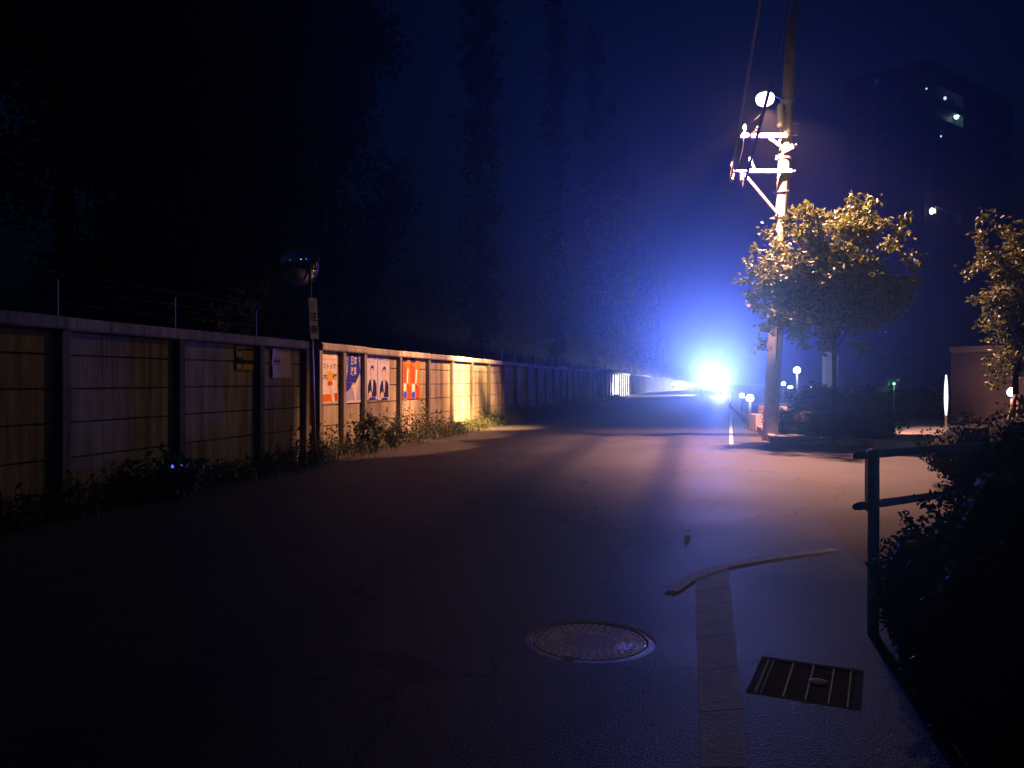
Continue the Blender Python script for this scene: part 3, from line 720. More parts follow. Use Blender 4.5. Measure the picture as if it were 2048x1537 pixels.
m = MB(); m.box((-.186, -.209, -.02), (.186, .209, -.006)); m.build('gap_shade_plate', 'grate_frame', do)  # added plate closing the grate, its grey stands in for the shaded gaps
gl = ground_at(1636, 1364)
lf = MB()
lf.lathe([(.002, .002), (.030, .003), (.036, .007), (.030, .011), (.004, .012)], 18)
lo_ = lf.build('fallen_leaf', mat('dry_leaf', (.52, .36, .25), .8, (.38, .25, .17), 40), None, True); lo_.scale = (1.05, 1.1, .12); lo_.location = (gl.x, gl.y, -.0002); lo_.rotation_euler = (0, 0, ga - .1)
tag(lo_, 'small brown dry leaf lying across the drain grate bars', 'leaf')
for i, (px, py, s, lb) in enumerate(((1378, 1062, .030, 'scrap of white paper alone in the middle of the side road'), (988, 858, .035, 'scrap of white paper at the weed edge below the bright panels'), (1108, 832, .05, 'scrap of pale litter far along the weed edge'))):
    b0 = ground_at(px, py); m = MB(); r2 = random.Random(i)
    top_ = [Vector((math.cos(k * 1.047) * s * r2.uniform(.6, 1), math.sin(k * 1.047) * s * r2.uniform(.6, 1), s * r2.uniform(.02, .12))) for k in range(6)]
    bot = [Vector((v.x * .7, v.y * .7, 0)) for v in top_]; c = Vector((0, 0, s * .18))
    for k in range(6): m.face([top_[k], top_[(k + 1) % 6], c]); m.face([bot[k], bot[(k + 1) % 6], top_[(k + 1) % 6], top_[k]])
    m.face(list(reversed(bot))); o = m.build('litter', 'paper'); o.location = (b0.x, b0.y, .002); tag(o, lb, 'litter')
for px, py, lb in ((345, 933, 'left one of two small blue lights low in the dark weeds'), (363, 933, 'right one of two small blue lights low in the dark weeds')):
    p_ = at(px, py, 8.75); root = thing('marker_light', lb, 'marker light', (p_.x, p_.y, 0), 0, 'blue marker lights in the verge')
    m = MB(); m.tube([(0, 0, 0), (0, 0, p_.z - .025)], .008, 8); m.build('stake', 'dark_metal', root)
    m = MB(); m.lathe([(.012, -.016), (.015, -.010), (.009, .008), (.003, .018)], 10, (0, 0, p_.z)); m.build('lens', 'blue_lamp', root, True)

gr = MB(); r2 = random.Random(77)
for i in range(1500):
    if r2.random() < .6: x = -5.5 + abs(r2.gauss(0, .5)); y = r2.uniform(4, 40)
    else: x = r2.uniform(-5, 4); y = 3 + 20 * r2.random() ** 1.5
    if (y > 7 or x < -4.6) and (y < 14.5 or x < .9):
        s = r2.uniform(.003, .010); a = r2.uniform(0, 6.28); v = [Vector((x + s * math.cos(a + k * 1.57) * r2.uniform(.6, 1.2), y + s * math.sin(a + k * 1.57) * r2.uniform(.6, 1.2), .0006)) for k in range(4)]
        c = Vector((x, y, s * .35))
        for k in range(4): gr.face([v[k], v[(k + 1) % 4], c])
tag(gr.build('road_grit', mat('grit', (.16, .14, .12), .9, (.40, .36, .32), 30)), 'grit and crumbs of stone scattered over the asphalt', kind='stuff')

# ================================================================== pipe guard fence and hedges at the near right corner
gf0 = at(1747, 1000, 4.0); gdir = (at(1880, 950, 4.32) - at(1747, 950, 4.0)); gdir.z = 0; gdir.normalize()
gfo = thing('guard_fence', 'brown pipe guard fence with two rails beside the hedge', 'fence', (gf0.x, gf0.y, 0))
zp = 1.27 + (762 - 904) / F * 4.0
for k, hgt in ((0, zp), (1, zp), (2, zp)):
    c = gdir * (k * 1.6); m = MB(); m.tube([c + Vector((0, 0, -.2)), c + Vector((0, 0, hgt - .01))], .028, 16); m.lathe([(.030, -.012), (.031, 0), (.022, .012), (.004, .016)], 16, c + Vector((0, 0, hgt))); m.build('post', 'rail', gfo, True)
for zz in (1.27 + (762 - 912) / F * 4.0, 1.27 + (762 - 1014) / F * 4.0):
    o_ = Vector((gdir.y, -gdir.x, 0)) * -.05; m = MB(); m.tube([gdir * -.045 + o_ + Vector((0, 0, zz)), gdir * 4.2 + o_ + Vector((0, 0, zz))], .0205, 14); m.build('rail', 'rail', gfo, True)
    m = MB(); m.tube([gdir * -.075 + o_ + Vector((0, 0, zz)), gdir * -.04 + o_ + Vector((0, 0, zz))], .014, 10); m.ball(gdir * -.072 + o_ + Vector((0, 0, zz)), .018, 10); m.build('end_bolt', 'dark_metal', gfo, True)
m = MB(); c = gdir * -.036; m.box((c.x - .012, c.y - .03, .62), (c.x + .010, c.y + .05, zp - .03)); m.build('bracket_plate', 'dark_metal', gfo, bevel=.003)

def hedge(label, blobs, n, ls, seed, mt='leaf_hedge', name='hedge', spread=.12):
    r2 = random.Random(seed); c0 = Vector(blobs[0][0]); root = thing(name, label, 'hedge', (c0.x, c0.y, 0)); m = MB(); tw = MB(); tot = sum(b[1][0] * b[1][1] * b[1][2] for b in blobs)
    for (c, s) in blobs:
        c = Vector(c) - Vector((c0.x, c0.y, 0)); k = int(n * s[0] * s[1] * s[2] / tot)
        for i in range(k):
            d = Vector((r2.gauss(0, 1), r2.gauss(0, 1), r2.gauss(0, 1))).normalized() * (r2.random() ** .28)
            d *= 1 + .14 * math.sin(7 * d.x + 3 * d.z) + r2.gauss(0, .04)
            q = c + Vector((d.x * s[0], d.y * s[1], d.z * s[2]))
            if q.z < .02: q.z = r2.uniform(.02, .2)
            leaf_at(m, q, ls * r2.uniform(.6, 1.3), ls * .5, r2, -.1)
        for i in range(7):
            a = r2.uniform(0, 6.28); tw.tube([(c.x + .15 * s[0] * math.cos(a), c.y + .15 * s[1] * math.sin(a), 0), (c.x + .5 * s[0] * math.cos(a), c.y + .5 * s[1] * math.sin(a), c.z + .3 * s[2])], [.012, .004], 5)
        tw.lathe([(.3, -1), (.75, -.4), (.78, .2), (.45, .7), (.05, .78)], 10, (0, 0, 0)); b = len(tw.v) - 50  # dark solid inside each blob stands for the shade between the leaves
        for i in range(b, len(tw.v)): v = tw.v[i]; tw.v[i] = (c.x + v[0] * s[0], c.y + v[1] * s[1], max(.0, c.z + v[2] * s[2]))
    m.build('leaves', mt, root); tw.build('twigs_and_shade_core', mat('hedge_shade_core', (.015, .015, .01), .95), root); return root
B = lambda px, py, d, z: Vector((at(px, py, d).x, at(px, py, d).y, z))
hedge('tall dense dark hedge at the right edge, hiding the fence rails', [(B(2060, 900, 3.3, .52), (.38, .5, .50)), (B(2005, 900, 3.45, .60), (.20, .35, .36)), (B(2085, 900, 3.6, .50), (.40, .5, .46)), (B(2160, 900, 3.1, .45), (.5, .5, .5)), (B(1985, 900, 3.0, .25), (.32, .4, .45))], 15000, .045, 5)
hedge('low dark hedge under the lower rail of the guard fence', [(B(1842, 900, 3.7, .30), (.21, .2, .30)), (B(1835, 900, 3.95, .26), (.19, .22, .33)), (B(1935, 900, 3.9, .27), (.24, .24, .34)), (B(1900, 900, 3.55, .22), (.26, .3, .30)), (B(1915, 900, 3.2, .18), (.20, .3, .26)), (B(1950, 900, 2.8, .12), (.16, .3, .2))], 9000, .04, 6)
hedge('low dark planting on the far corner, right of the utility pole', [(B(1600, 880, 17.6, .30), (.55, .5, .40)), (B(1660, 880, 17.0, .32), (.7, .5, .42)), (B(1735, 880, 16.4, .30), (.7, .5, .38)), (B(1560, 880, 18.6, .30), (.4, .6, .36))], 6000, .075, 8)
hedge('clipped dark hedge behind the far pavement, before the pale pillars', [(B(1640, 850, 25, .6), (1.0, .8, .6)), (B(1750, 850, 24.5, .6), (1.2, .8, .55)), (B(1850, 850, 24, .55), (1.1, .8, .55))], 6000, .10, 9)
hedge('dark shrub below the globe lamp at the right edge', [(B(1960, 860, 9.6, .42), (.7, .6, .42)), (B(2050, 860, 9.3, .45), (.7, .6, .5))], 6000, .06, 10)

# ================================================================== trees
def tree(name, label, base, blobs, n_sprig, leaf_n, ls, sprig_r, mt, trunk_r, crown_base, seed, bark='bark', group=None, limbs=7, shell=.45, lean=(0, 0)):
    r2 = random.Random(seed); root = thing(name, label, 'tree', base, 0, group); m = MB(); tot = sum(s[0] * s[1] * s[2] for c, s in blobs); base = Vector(base)
    tops = []
    for c, s in blobs:
        k = max(3, int(n_sprig * s[0] * s[1] * s[2] / tot)); c = Vector(c) - base
        for i in range(k):
            d = Vector((r2.gauss(0, 1), r2.gauss(0, 1), r2.gauss(0, 1))).normalized() * (r2.random() ** shell)
            q = c + Vector((d.x * s[0], d.y * s[1], d.z * s[2])); 
            if i % 9 == 0: tops.append(q)
            nl = int(leaf_n * r2.uniform(.5, 1.3)); sr_ = sprig_r * r2.uniform(.6, 1.4)
            for j_ in range(nl):
                o = Vector((r2.gauss(0, .5), r2.gauss(0, .5), r2.gauss(0, .45))) * sr_
                leaf_at(m, q + o, ls * r2.uniform(.6, 1.25), ls * .55, r2, .25)
    m.build('crown', mt, root)
    t = MB(); c0 = Vector(blobs[0][0]) - base; fork = Vector((lean[0], lean[1], crown_base))
    t.tube([(0, 0, -.2), fork * .5 + Vector((trunk_r * .3, 0, 0)), fork, fork.lerp(c0, .6)], [trunk_r * 1.25, trunk_r, trunk_r * .85, trunk_r * .4], 12)
    r2.shuffle(tops)
    for q in tops[:limbs * 4]:
        st = fork.lerp(c0, r2.uniform(-.1, .5)); t.tube([st, st.lerp(q, .5) + Vector((0, 0, .06 * (q - st).length)), q], [trunk_r * .35, trunk_r * .2, trunk_r * .06], 6)
    t.build('trunk', bark, root, True); return root
D1 = 16.0
tb = at(1668, 880, D1); tb.z = 0
T = lambda px, py, d=D1: at(px, py, d)
tr_ = random.Random(12)
tree_blobs = [(T(1660, 560), (1.05, 1.0, .70)), (T(1560, 555), (.50, .6, .45)), (T(1740, 590), (.75, .8, .45)), (T(1620, 470), (.34, .4, .30)), (T(1705, 460), (.46, .5, .34))]
for (bx, by, br) in ((1500, 528, .13), (1490, 560, .10), (1512, 500, .10), (1545, 468, .14), (1580, 448, .16), (1612, 428, .17), (1640, 440, .16), (1668, 432, .15), (1700, 420, .14), (1708, 400, .07), (1742, 402, .08), (1735, 425, .13), (1765, 440, .12),
                     (1808, 440, .08), (1800, 462, .12), (1780, 490, .16), (1815, 510, .13), (1832, 528, .09), (1822, 555, .12), (1800, 590, .16), (1775, 625, .17), (1720, 655, .16), (1660, 668, .17), (1600, 660, .16), (1550, 640, .16), (1515, 610, .15), (1500, 592, .09), (1530, 655, .10), (1525, 690, .05), (1560, 500, .2), (1600, 520, .2), (1640, 500, .2), (1690, 505, .2), (1740, 520, .2), (1580, 600, .22), (1640, 640, .26), (1700, 640, .26), (1590, 640, .24), (1750, 640, .22), (1560, 600, .22), (1660, 690, .14), (1610, 690, .10), (1720, 690, .10)):
    tree_blobs.append((T(bx, by, D1 + tr_.uniform(-.7, .5)), (br * 1.15, br * 1.6, br)))
tree('street_tree', 'leafy street tree lit yellow on top beside the utility pole', tb,
     tree_blobs, 1500, 16, .125, .125, 'leaf_lit', .05, 1.9, 21, shell=.5)
D2 = 12.6
tb2 = at(2030, 870, D2); tb2.z = 0
T2 = lambda px, py, d=D2: at(px, py, d)
tree('street_tree', 'staked street tree at the right edge, cut off by the frame', tb2,
     [(T2(2050, 560), (.55, .7, .75)), (T2(1990, 520), (.30, .4, .34)), (T2(1968, 470), (.14, .2, .22)), (T2(1945, 540), (.20, .25, .12)), (T2(2025, 470), (.26, .3, .24)), (T2(2010, 640), (.34, .45, .5)), (T2(1985, 600), (.20, .25, .2)), (T2(2060, 720), (.42, .5, .42)), (T2(1995, 720), (.20, .3, .26)), (T2(2110, 560), (.6, .7, .9)), (T2(1988, 765), (.14, .2, .14)), (T2(1975, 440), (.08, .1, .12)), (T2(1955, 600), (.14, .15, .08))],
     760, 12, .095, .10, 'leaf_lit', .05, 1.35, 22, shell=.6)
for i, (dx, lx, lb) in enumerate(((-.30, -.02, 'left timber stake propping the tree at the right edge'), (.02, .03, 'middle timber stake propping the tree at the right edge'), (.34, .06, 'right timber stake propping the tree at the right edge'))):
    root = tb2 + RGT * dx; m = MB(); e = tb2 + RGT * lx + Vector((0, -.08, .95)) - root
    m.tube([Vector((0, 0, -.1)), e + Vector((0, 0, .1))], .03, 10); o = m.build('tree_stake', 'wood', None, True); o.location = root; tag(o, lb, 'stake', 'stakes holding up the right street tree')

# woodland behind the wall, near black
def dark_tree(px, d, h, w_, label, seed, n=420, ls=.20, leafn=18, bark='bark', cb=.42, low=.42):
    b0 = at(px, 800, d); b0.z = 0; r2 = random.Random(seed); bl = [((b0.x, b0.y, h * .68), (w_ * .55, w_ * .55, h * .22))]
    for i in range(9):
        a = r2.uniform(0, 6.28); rr = w_ * r2.uniform(.35, .75); bl.append(((b0.x + rr * math.cos(a), b0.y + rr * math.sin(a), h * r2.uniform(low, .92)), (w_ * r2.uniform(.25, .42),) * 2 + (h * r2.uniform(.08, .15),)))
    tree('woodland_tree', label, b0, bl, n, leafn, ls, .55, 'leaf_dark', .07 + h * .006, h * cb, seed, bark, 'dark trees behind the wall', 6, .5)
dark_tree(130, 13.5, 12, 3.4, 'dark tree nearest the left edge, its crown filling the corner', 31, 1000, low=.22)
dark_tree(330, 15, 13.5, 3.4, 'dark tree with a slanting pale trunk, second from the left edge', 32, 1000, low=.22, bark='bark_pale')
dark_tree(490, 18, 15, 3.6, 'tall dark tree behind the small yellow poster', 33, 1000, low=.22, bark='bark_pale')
dark_tree(620, 23, 17, 4.2, 'tall dark tree rising behind the road mirror', 34, 1000, low=.2)
dark_tree(712, 34, 8.2, 1.7, 'small dark tree standing right of the road mirror', 35, 260, .28, 12, cb=.25)
dark_tree(240, 24, 15, 4.6, 'wide dark tree filling the gap between the two leftmost trunks', 41, 900, .24, low=.18)
dark_tree(430, 27, 17, 4.6, 'wide dark tree filling the gap left of the small yellow poster', 42, 900, .24, low=.18)
dark_tree(668, 30, 18, 3.0, 'tall dark tree whose crown edge stands against the blue sky', 43, 700, .26, low=.35)
for i, (px_, pos) in enumerate(((962, 'nearest the camera'), (1112, 'second in the row'), (1186, 'third in the row'), (1218, 'fourth in the row'), (1243, 'fifth in the row'), (1266, 'sixth in the row'), (1288, 'seventh in the row'), (1307, 'eighth in the row'), (1324, 'farthest in the row'))):
    dd = F * 8.5 / (.9736 * (1400 - px_)); b0 = at(px_, 800, dd); r2 = random.Random(80 + i); hh_ = (31, 30, 32, 30, 31, 30, 29, 30, 28)[i]
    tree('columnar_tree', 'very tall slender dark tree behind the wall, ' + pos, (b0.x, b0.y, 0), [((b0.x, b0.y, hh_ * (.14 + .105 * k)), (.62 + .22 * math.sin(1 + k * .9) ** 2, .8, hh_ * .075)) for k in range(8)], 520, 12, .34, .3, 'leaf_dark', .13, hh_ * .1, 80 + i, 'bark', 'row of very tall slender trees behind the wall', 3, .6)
dark_tree(780, 80, 9.5, 5, 'far dark tree silhouette left of the rounded clump', 36, 220, .7, 12, cb=.2)
dark_tree(905, 62, 9.5, 5, 'rounded dark clump of tree on the skyline above the lit panels', 37, 260, .6, 12, cb=.2)
dark_tree(1040, 75, 10.5, 5, 'low dark tree on the skyline right of the rounded clump', 38, 240, .7, 12, cb=.2)
dark_tree(840, 95, 8, 6, 'farthest dark tree filling the skyline gap behind the others', 39, 220, .8, 12, cb=.2)
dark_tree(1150, 110, 8.5, 7, 'dark tree behind the far wall near the blue glow', 40, 220, .9, 12, cb=.2)

# ================================================================== buildings
BD = 115.0
cn = at(1848, 800, BD); cn.z = 0
lv = (at(1688, 800, BD + 9) - at(1848, 800, BD)); lv.z = 0; rv = (at(2010, 800, BD + 16) - at(1848, 800, BD)); rv.z = 0
tw = thing('apartment_tower', 'dark apartment tower with a few lit balconies above the trees', 'building', cn)
NF, FH = 16, 2.9; HT = NF * FH
m = MB()
A, Bq, Cq, Dq = Vector(), lv, lv + rv, rv
for p_, q_ in ((Bq, A), (A, Dq), (Dq, Cq), (Cq, Bq)): m.face([p_, q_, q_ + Vector((0, 0, HT)), p_ + Vector((0, 0, HT))])
m.face([v + Vector((0, 0, HT)) for v in (A, Dq, Cq, Bq)]); m.build('wall', 'brick', tw)
ln_, rn_ = lv.normalized(), rv.normalized(); lnrm = Vector((ln_.y, -ln_.x, 0)); lnrm *= -1 if lnrm.dot(FWD) > 0 else 1; rnrm = Vector((rn_.y, -rn_.x, 0)); rnrm *= -1 if rnrm.dot(FWD) > 0 else 1
m = MB(); m.face([rnrm * .05 + rn_ * .02, rv + rnrm * .05, rv + rnrm * .05 + Vector((0, 0, HT)), rnrm * .05 + rn_ * .02 + Vector((0, 0, HT))]); m.build('balcony_facade', 'pale_wall', tw)
m = MB(); o3 = Vector((0, 0, HT)); m.face([o3 + v for v in (lnrm * .3, lnrm * .3 + lv, lv + rv, rv + rnrm * .3)]); m.face([o3 + Vector((0, 0, .9)) + v for v in (lnrm * .3 + rnrm * .3, lnrm * .3 + lv, lv + rv, rv + rnrm * .3)])
m.face([o3 + lnrm * .3 + lv, o3 + lnrm * .3 + rnrm * .3, o3 + lnrm * .3 + rnrm * .3 + Vector((0, 0, .9)), o3 + lnrm * .3 + lv + Vector((0, 0, .9))]); m.face([o3 + lnrm * .3 + rnrm * .3, o3 + rv + rnrm * .3, o3 + rv + rnrm * .3 + Vector((0, 0, .9)), o3 + lnrm * .3 + rnrm * .3 + Vector((0, 0, .9))]); m.build('parapet', 'brick', tw)
def slab(mb, o, d, n, L, t, h, z):
    for s in (0,):
        a = o + Vector((0, 0, z)); c = [a, a + d * L, a + d * L + n * t, a + n * t]; hi = [v + Vector((0, 0, h)) for v in c]
        mb.face(c); mb.face(list(reversed(hi)))
        for k in range(4): mb.face([c[k], c[(k + 1) % 4], hi[(k + 1) % 4], hi[k]])
for fl in range(1, NF):
    z = fl * FH; m = MB(); slab(m, rnrm * .06 + rn_ * .3, rn_, rnrm, rv.length - .6, 1.3, .18, z); slab(m, rnrm * 1.26 + rn_ * .3, rn_, rnrm, rv.length - .6, .1, 1.05, z + .18)
    for t in (0, .333, .666, 1): slab(m, rnrm * .06 + rn_ * (.3 + t * (rv.length - .72)), rn_, rnrm, .12, 1.19, FH - .2, z + .18)
    m.build('balcony', 'pale_wall', tw)
for fl in range(NF):
    for t in (.22, .52, .80):
        c = lnrm * .02 + ln_ * (lv.length * t - .8) + Vector((0, 0, fl * FH + .9)); m = MB(); slab(m, c, ln_, lnrm, 1.6, .08, 1.35, 0); wdw = m.build('window', 'frame', tw)
        m = MB(); m.face([c + lnrm * .09 + ln_ * a_ + Vector((0, 0, b_)) for a_, b_ in ((.08, .08), (1.52, .08), (1.52, 1.27), (.08, 1.27))]); m.build('pane', 'glass', wdw)
def tower_light(px, py, rad, mt, en):
    d = ray(px, py); o = EYE; k = (cn + rnrm * .9 - o).dot(rnrm) / d.dot(rnrm); p_ = o + d * k - cn; m = MB(); m.ball(p_, rad, 10, 0, (1, 1, 1.25)); m.build('balcony_lamp', mt, tw, True)
    if en: point('balcony_lamp_light', p_ + rnrm * -.35, en, (.85, .95, 1), rad, tw)
tower_light(1865, 423, .42, 'tower_lamp', .8); tower_light(1913, 233, .34, 'cyan_lamp', 0); tower_light(1890, 197, .22, 'dim_lamp', 0); tower_light(1853, 178, .12, 'dim_lamp', 0); tower_light(1882, 273, .12, 'dim_lamp', 0)
d = ray(1758, 168); k = (cn + lnrm * .3 - EYE).dot(lnrm) / d.dot(lnrm); p_ = EYE + d * k - cn; m = MB(); slab(m, p_, ln_, lnrm, .7, .1, .8, 0); m.build('lit_window', glow('faint_window_glow', (.12, .2, .6), .04), tw)

lb0 = at(1902, 800, 21.0); lb0.z = 0; lbv = (at(2120, 800, 19.0) - at(1902, 800, 21.0)); lbv.z = 0; lbd = Vector((-lbv.y, lbv.x, 0)).normalized() * 8
lbd *= 1 if lbd.dot(FWD) > 0 else -1
lo2 = thing('low_building', 'low brown rendered building behind the staked tree', 'building', lb0)
m = MB(); hh = 2.0; q = [Vector(), lbv, lbv + lbd, lbd]
for k in range(4): m.face([q[k], q[(k + 1) % 4], q[(k + 1) % 4] + Vector((0, 0, hh)), q[k] + Vector((0, 0, hh))])
m.build('wall', 'brown_wall', lo2)
m = MB(); e = lbv.normalized() * .03; n_ = -lbd.normalized() * .03; q2 = [v + Vector((0, 0, hh)) for v in (-e + n_, lbv + e + n_, lbv + lbd + e - n_, lbd - e - n_)]; q3 = [v + Vector((0, 0, .16)) for v in q2]
m.face(list(reversed(q2))); m.face(q3)
for k in range(4): m.face([q2[k], q2[(k + 1) % 4], q3[(k + 1) % 4], q3[k]])
m.build('roof', 'grate_frame', lo2)

# slim post by the low building, given a glow for the light it catches
lc = at(1892, 860, 20.2); lc.z = 0; lco = thing('glow_post', 'slim white glowing column standing before the low building', 'glowing post', lc)
m = MB(); m.lathe([(.055, 0), (.05, .05), (.03, .06), (.028, .40)], 14); m.build('base', 'white_metal', lco, True)
m = MB(); m.lathe([(.022, .40), (.040, .62), (.048, .85), (.040, 1.15), (.016, 1.42)], 14); m.build('lens', 'post_glow', lco, True)

# low pale slab added where lamp light pools on the ground
lw = MB(); a = ground_at(1791, 891); bq = ground_at(1922, 889)
dv = (bq - a).normalized(); nv = Vector((-dv.y, dv.x, 0)); L_ = (bq - a).length
mtx = Matrix(((dv.x, nv.x, 0, a.x), (dv.y, nv.y, 0, a.y), (0, 0, 1, 0), (0, 0, 0, 1)))
lw.box((0, 0, 0), (L_, 1.6, .13), 0, mtx); lwo = lw.build('lit_ground_slab', 'block', None, bevel=.01); tag(lwo, 'low pink concrete plinth standing for lamp-lit ground behind the fence', 'patch')

# block and bollards by the foot of the utility pole
bp_ = at(1526, 862, 20.4); bp_.z = 0; blk = thing('gate_block', 'squat pink concrete block just left of the utility pole', 'gate block', bp_)
m = MB(); m.box((-.26, -.25, 0), (.55, .35, .42), 0, Matrix.Rotation(YAW, 4, 'Z')); m.build('lower_block', 'block', blk, bevel=.015)
m = MB(); m.box((-.02, -.24, .42), (.54, .34, .62), 0, Matrix.Rotation(YAW, 4, 'Z')); m.build('upper_block', 'block', blk, bevel=.015)

def garden_lamp(px, py, d, hz, rad, mt, label, en=0.0, pr=.03, group='small white lamps among the planting on the right', col=(.75, .88, 1)):
    p_ = at(px, py, d); zc = p_.z; z0 = max(0.0, zc - hz); root = thing('garden_lamp', label, 'lamp', (p_.x, p_.y, z0), 0, group)
    m = MB(); m.tube([(0, 0, 0), (0, 0, zc - z0 - rad * .8)], pr, 10); m.lathe([(pr * 2.2, 0), (pr * 2.2, .03), (pr, .05)], 12); m.build('post', 'white_metal', root, True)
    m = MB(); m.ball((0, 0, zc - z0), rad, 14); m.build('globe', mt, root, True)
    m = MB(); m.lathe([(rad * .55, -rad * .95), (rad * .6, -rad * .8), (rad * .4, -rad * .6)], 12, (0, 0, zc - z0)); m.build('collar', 'dark_metal', root, True)
    if en: point('globe_light', (0, -rad * 2.2, zc - z0), en, col, rad, root)
    return root
garden_lamp(1594, 741, 40, 9, .17, 'white_lamp', 'globe lamp on the tallest white post, right of the utility pole', 60, .05)
garden_lamp(1567, 768, 44, 9, .11, 'white_lamp', 'small globe lamp just right of the utility pole')
garden_lamp(1534, 774, 42, 9, .09, 'white_lamp', 'small globe lamp seen against the utility pole')
garden_lamp(1500, 797, 24, 9, .11, 'white_lamp', 'bright globe lamp on the bollard beside the pink block', 12, .045)
garden_lamp(1484, 792, 30, 9, .09, 'white_lamp', 'globe lamp close beside the headlamp glare')
garden_lamp(1578, 775, 48, 9, .07, 'white_lamp', 'first of two tiny lamps left of the tallest lamp post')
garden_lamp(1583, 775, 50, 9, .08, 'white_lamp', 'second of two tiny lamps left of the tallest lamp post')
garden_lamp(1620, 774, 50, 9, .07, 'white_lamp', 'tiny lamp left of the pale pillars')
garden_lamp(2025, 785, 13.6, 9, .085, 'cyan_lamp', 'bright round lamp glowing through the staked tree', 12, .03, col=(.5, .85, 1))
garden_lamp(1788, 768, 22, 9, .035, 'green_lamp', 'tiny greenish lamp beside a leafy green branch', 2.5, .010, col=(.5, 1, .6))
for (x_, y_, z_, r_, mt_, lb) in ((17, .5, 7.6, .20, 'white_lamp', 'tall white lamp along the side road, seen in the convex mirror'), (23, 5.5, 9.5, .24, 'cyan_lamp', 'tall bluish lamp farthest along the side road, seen in the convex mirror'), (9, -8, 6.6, .16, 'cyan_lamp', 'tall bluish lamp behind the viewer, seen in the convex mirror')):
    root = thing('side_road_lamp', lb, 'street lamp', (x_, y_, 0), 0, 'lamps along the side road')
    m = MB(); m.tube([(0, 0, 0), (0, 0, z_ - r_)], [.09, .05], 12); m.build('post', 'white_metal', root, True)
    m = MB(); m.ball((0, 0, z_), r_, 14); m.build('globe', mt_, root, True)
for px, wpx, y0_, lb in ((1656, 18, 703, 'wide pale pillar beyond the hedge on the right'), (1670, 6, 716, 'narrow pale pillar beside the wide one')):
    p_ = at(px, 770, 42); wd2 = wpx / F * 42 / 2; zt_ = 1.27 + (762 - y0_) / F * 42; pil = thing('pillar', lb, 'pillar', (p_.x, p_.y, 0), YAW)
    m = MB(); m.box((-wd2, -.2, 0), (wd2, .2, zt_ - .1)); m.build('shaft', 'pale_pillar', pil, bevel=.02)
    m = MB(); m.box((-wd2 - .03, -.23, zt_ - .1), (wd2 + .03, .23, zt_)); m.build('cap', 'pale_pillar', pil, bevel=.02)
gb = at(1776, 774, 22.2); tree('leafy_shrub', 'thin green shrub lit by the tiny greenish lamp', (gb.x, gb.y, 0), [((gb.x - .10, gb.y, gb.z - .08), (.14, .15, .06)), ((gb.x + .08, gb.y, gb.z + .08), (.14, .15, .07)), ((gb.x + .22, gb.y, gb.z + .18), (.08, .1, .05))], 40, 8, .07, .06, foliage('green_lit_leaf', (.05, .16, .06), (.10, .25, .10)), .02, .7, 61, limbs=2)

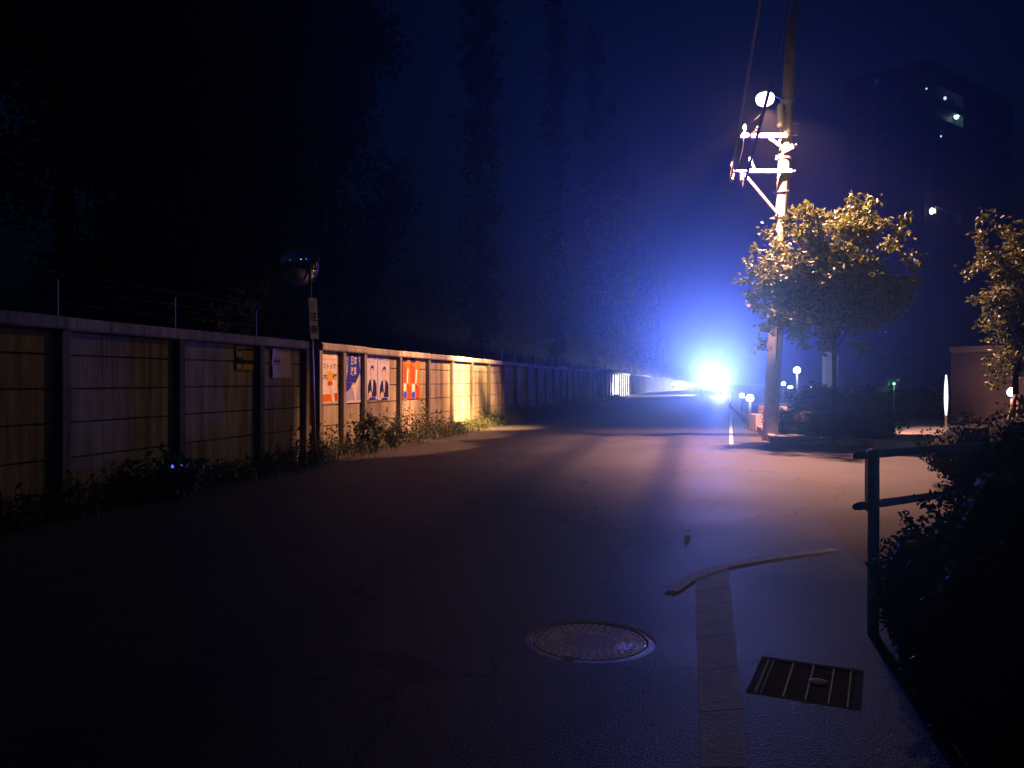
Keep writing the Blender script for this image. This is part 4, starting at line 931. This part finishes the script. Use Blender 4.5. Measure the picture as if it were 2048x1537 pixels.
# ================================================================== cars
def car(label, loc_, rz, paint, lit_front, lit_rear, seed):
    root = thing('car', label, 'car', loc_, rz, 'cars on the road')
    # nose towards -y
    prof = [(-2.15, .32), (-2.18, .55), (-2.05, .76), (-1.15, .92), (-.45, 1.40), (.55, 1.46), (1.45, 1.36), (1.95, .98), (2.15, .92), (2.20, .50), (2.12, .30)]
    m = MB(); n = len(prof); secs = []
    for xs, inset in ((-.84, .0), (-.60, .0), (.60, .0), (.84, .0)):
        row = []
        for (y_, z_) in prof:
            tum = .16 * max(0, (z_ - .92) / .5); x_ = xs * (1 - (tum if abs(xs) > .7 else tum * .6)); row.append((x_, y_ * (.96 if abs(xs) > .7 else 1), z_ * (.985 if abs(xs) > .7 else 1)))
        secs.append(row)
    b0 = 0
    for r_ in secs: m.v.extend(r_)
    for a_ in range(3):
        for k in range(n):
            k2 = (k + 1) % n; m.f.append((a_ * n + k, a_ * n + k2, (a_ + 1) * n + k2, (a_ + 1) * n + k)); m.m.append(0)
    m.f.append(tuple(range(n))); m.m.append(0); m.f.append(tuple(3 * n + k for k in reversed(range(n)))); m.m.append(0)
    body = m.build('body', paint, root, bevel=.03)
    m = MB(); m.face([(-.60, -1.16, .955), (.60, -1.16, .955), (.53, -.52, 1.385), (-.53, -.52, 1.385)]); m.build('windscreen', 'glass', root)
    m = MB(); m.face([(.55, 1.52, 1.34), (.60, 1.93, 1.02), (-.60, 1.93, 1.02), (-.55, 1.52, 1.34)][::-1]); m.build('rear_window', 'glass', root)
    for sx_ in (-1, 1):
        m = MB(); m.face([(sx_ * .853, -.95, .95), (sx_ * .853, 1.55, .97), (sx_ * .765, 1.25, 1.30), (sx_ * .765, -.42, 1.33)]); m.build('side_window', 'glass', root)
        m = MB(); m.box((sx_ * .92 - .07, -.98, .90), (sx_ * .92 + .07, -.86, 1.02)); m.build('wing_mirror', paint, root, bevel=.02)
        for yy in (-1.35, 1.35):
            m = MB(); m.lathe([(.20, -.1), (.31, -.1), (.32, -.06), (.32, .06), (.31, .1), (.20, .1)], 24, (sx_ * .80, yy, .32), (1, 0, 0)); wh = m.build('wheel', 'tyre', root)
            m = MB(); m.lathe([(.05, .0), (.19, .0), (.20, .012), (.06, .03)], 16, (sx_ * .80 + sx_ * .10, yy, .32), (sx_, 0, 0)); m.build('rim', 'steel', wh)
        m = MB(); m.lathe([(.10, 0), (.105, .03), (.08, .05), (.02, .055)], 16, (sx_ * .60, -2.10, .68), (0, -1, 0)); m.build('headlight', 'head' if lit_front else 'glass', root, True)
        m = MB(); m.box((sx_ * .64 - .13, 2.10, .74), (sx_ * .64 + .13, 2.19, .88)); m.build('tail_light', 'tail', root, bevel=.01)
    m = MB(); m.box((-.80, -2.24, .34), (.80, -2.10, .52)); m.build('bumper', paint, root, bevel=.03)
    m = MB(); m.box((-.17, -2.26, .38), (.17, -2.243, .49)); m.build('number_plate', 'white_sign', root)
    return root
cp = at(1425, 790, 75); oc = car('oncoming silver car with dazzling headlights on the road ahead', (cp.x, cp.y, 0), R(0), 'car_silver', True, False, 1)
for sx_ in (-.6, .6):
    b0 = Vector((sx_, -2.22, .68)); tgt = Vector((-cp.x, -cp.y, 1.15))
    spot('headlight_beam', b0, tgt + Vector((0, 0, 26.3)), BLUE_GLARE, (.005, .034, 1), 46, 1, .08, oc)  # blue beam aimed upward, added to spread glare through the haze
    spot('headlight_beam', b0, tgt + Vector((0, 0, 1.9)), HEAD_CORE, (.40, .62, 1), 4.2, 1, .08, oc)
spot('headlight_beam', Vector((.6, -2.25, .66)), Vector((.3, -16, -.05)), 16000, (.55, .72, 1), 16, 1, .08, oc)
spot('headlight_beam', Vector((-.6, -2.24, .66)), Vector((-7.6, -10, .35)), HEAD_SIDE, (1, .95, .98), 46, .4, .08, oc)
dp = at(1357, 790, 135); dc = car('dark red car driving away with red tail lights, left of the dazzling car', (dp.x, dp.y, 0), R(180), 'car_dark', True, True, 2)
for sx_ in (-.6, .6): spot('headlight_beam', Vector((sx_, -2.22, .68)), Vector((sx_ + 4.2, -24, .9)), AWAY / 2, (1, .92, .85), 70, .6, .08, dc)

fp = at(1393, 790, 128); fc = car('second oncoming car, farther back beside the glare', (fp.x, fp.y, 0), R(0), 'car_silver', True, False, 3)
for sx_ in (-.6, .6): spot('headlight_beam', Vector((sx_, -2.22, .68)), Vector((-7.6, -50, .2)), HEAD_FAR / 2, (.95, .97, 1), 9, .8, .08, fc)

# ================================================================== haze, added to carry the glare of the lamps
hz = MB(); hz.box((-330, -330, -1.1), (330, 330, 58))
ho = hz.build('haze', mat('haze', (1, 1, 1)))
nt = ho.data.materials[0].node_tree; nt.nodes.remove(nt.nodes['Principled BSDF'])
pvn = nt.nodes.new('ShaderNodeVolumePrincipled'); pvn.inputs['Color'].default_value = (.92, .93, .95, 1); pvn.inputs['Density'].default_value = HAZE_DENSITY; pvn.inputs['Anisotropy'].default_value = HAZE_G
nt.links.new(pvn.outputs[0], nt.nodes['Material Output'].inputs['Volume'])
tag(ho, kind='stuff', label='thin haze added to give the lamps their glare')
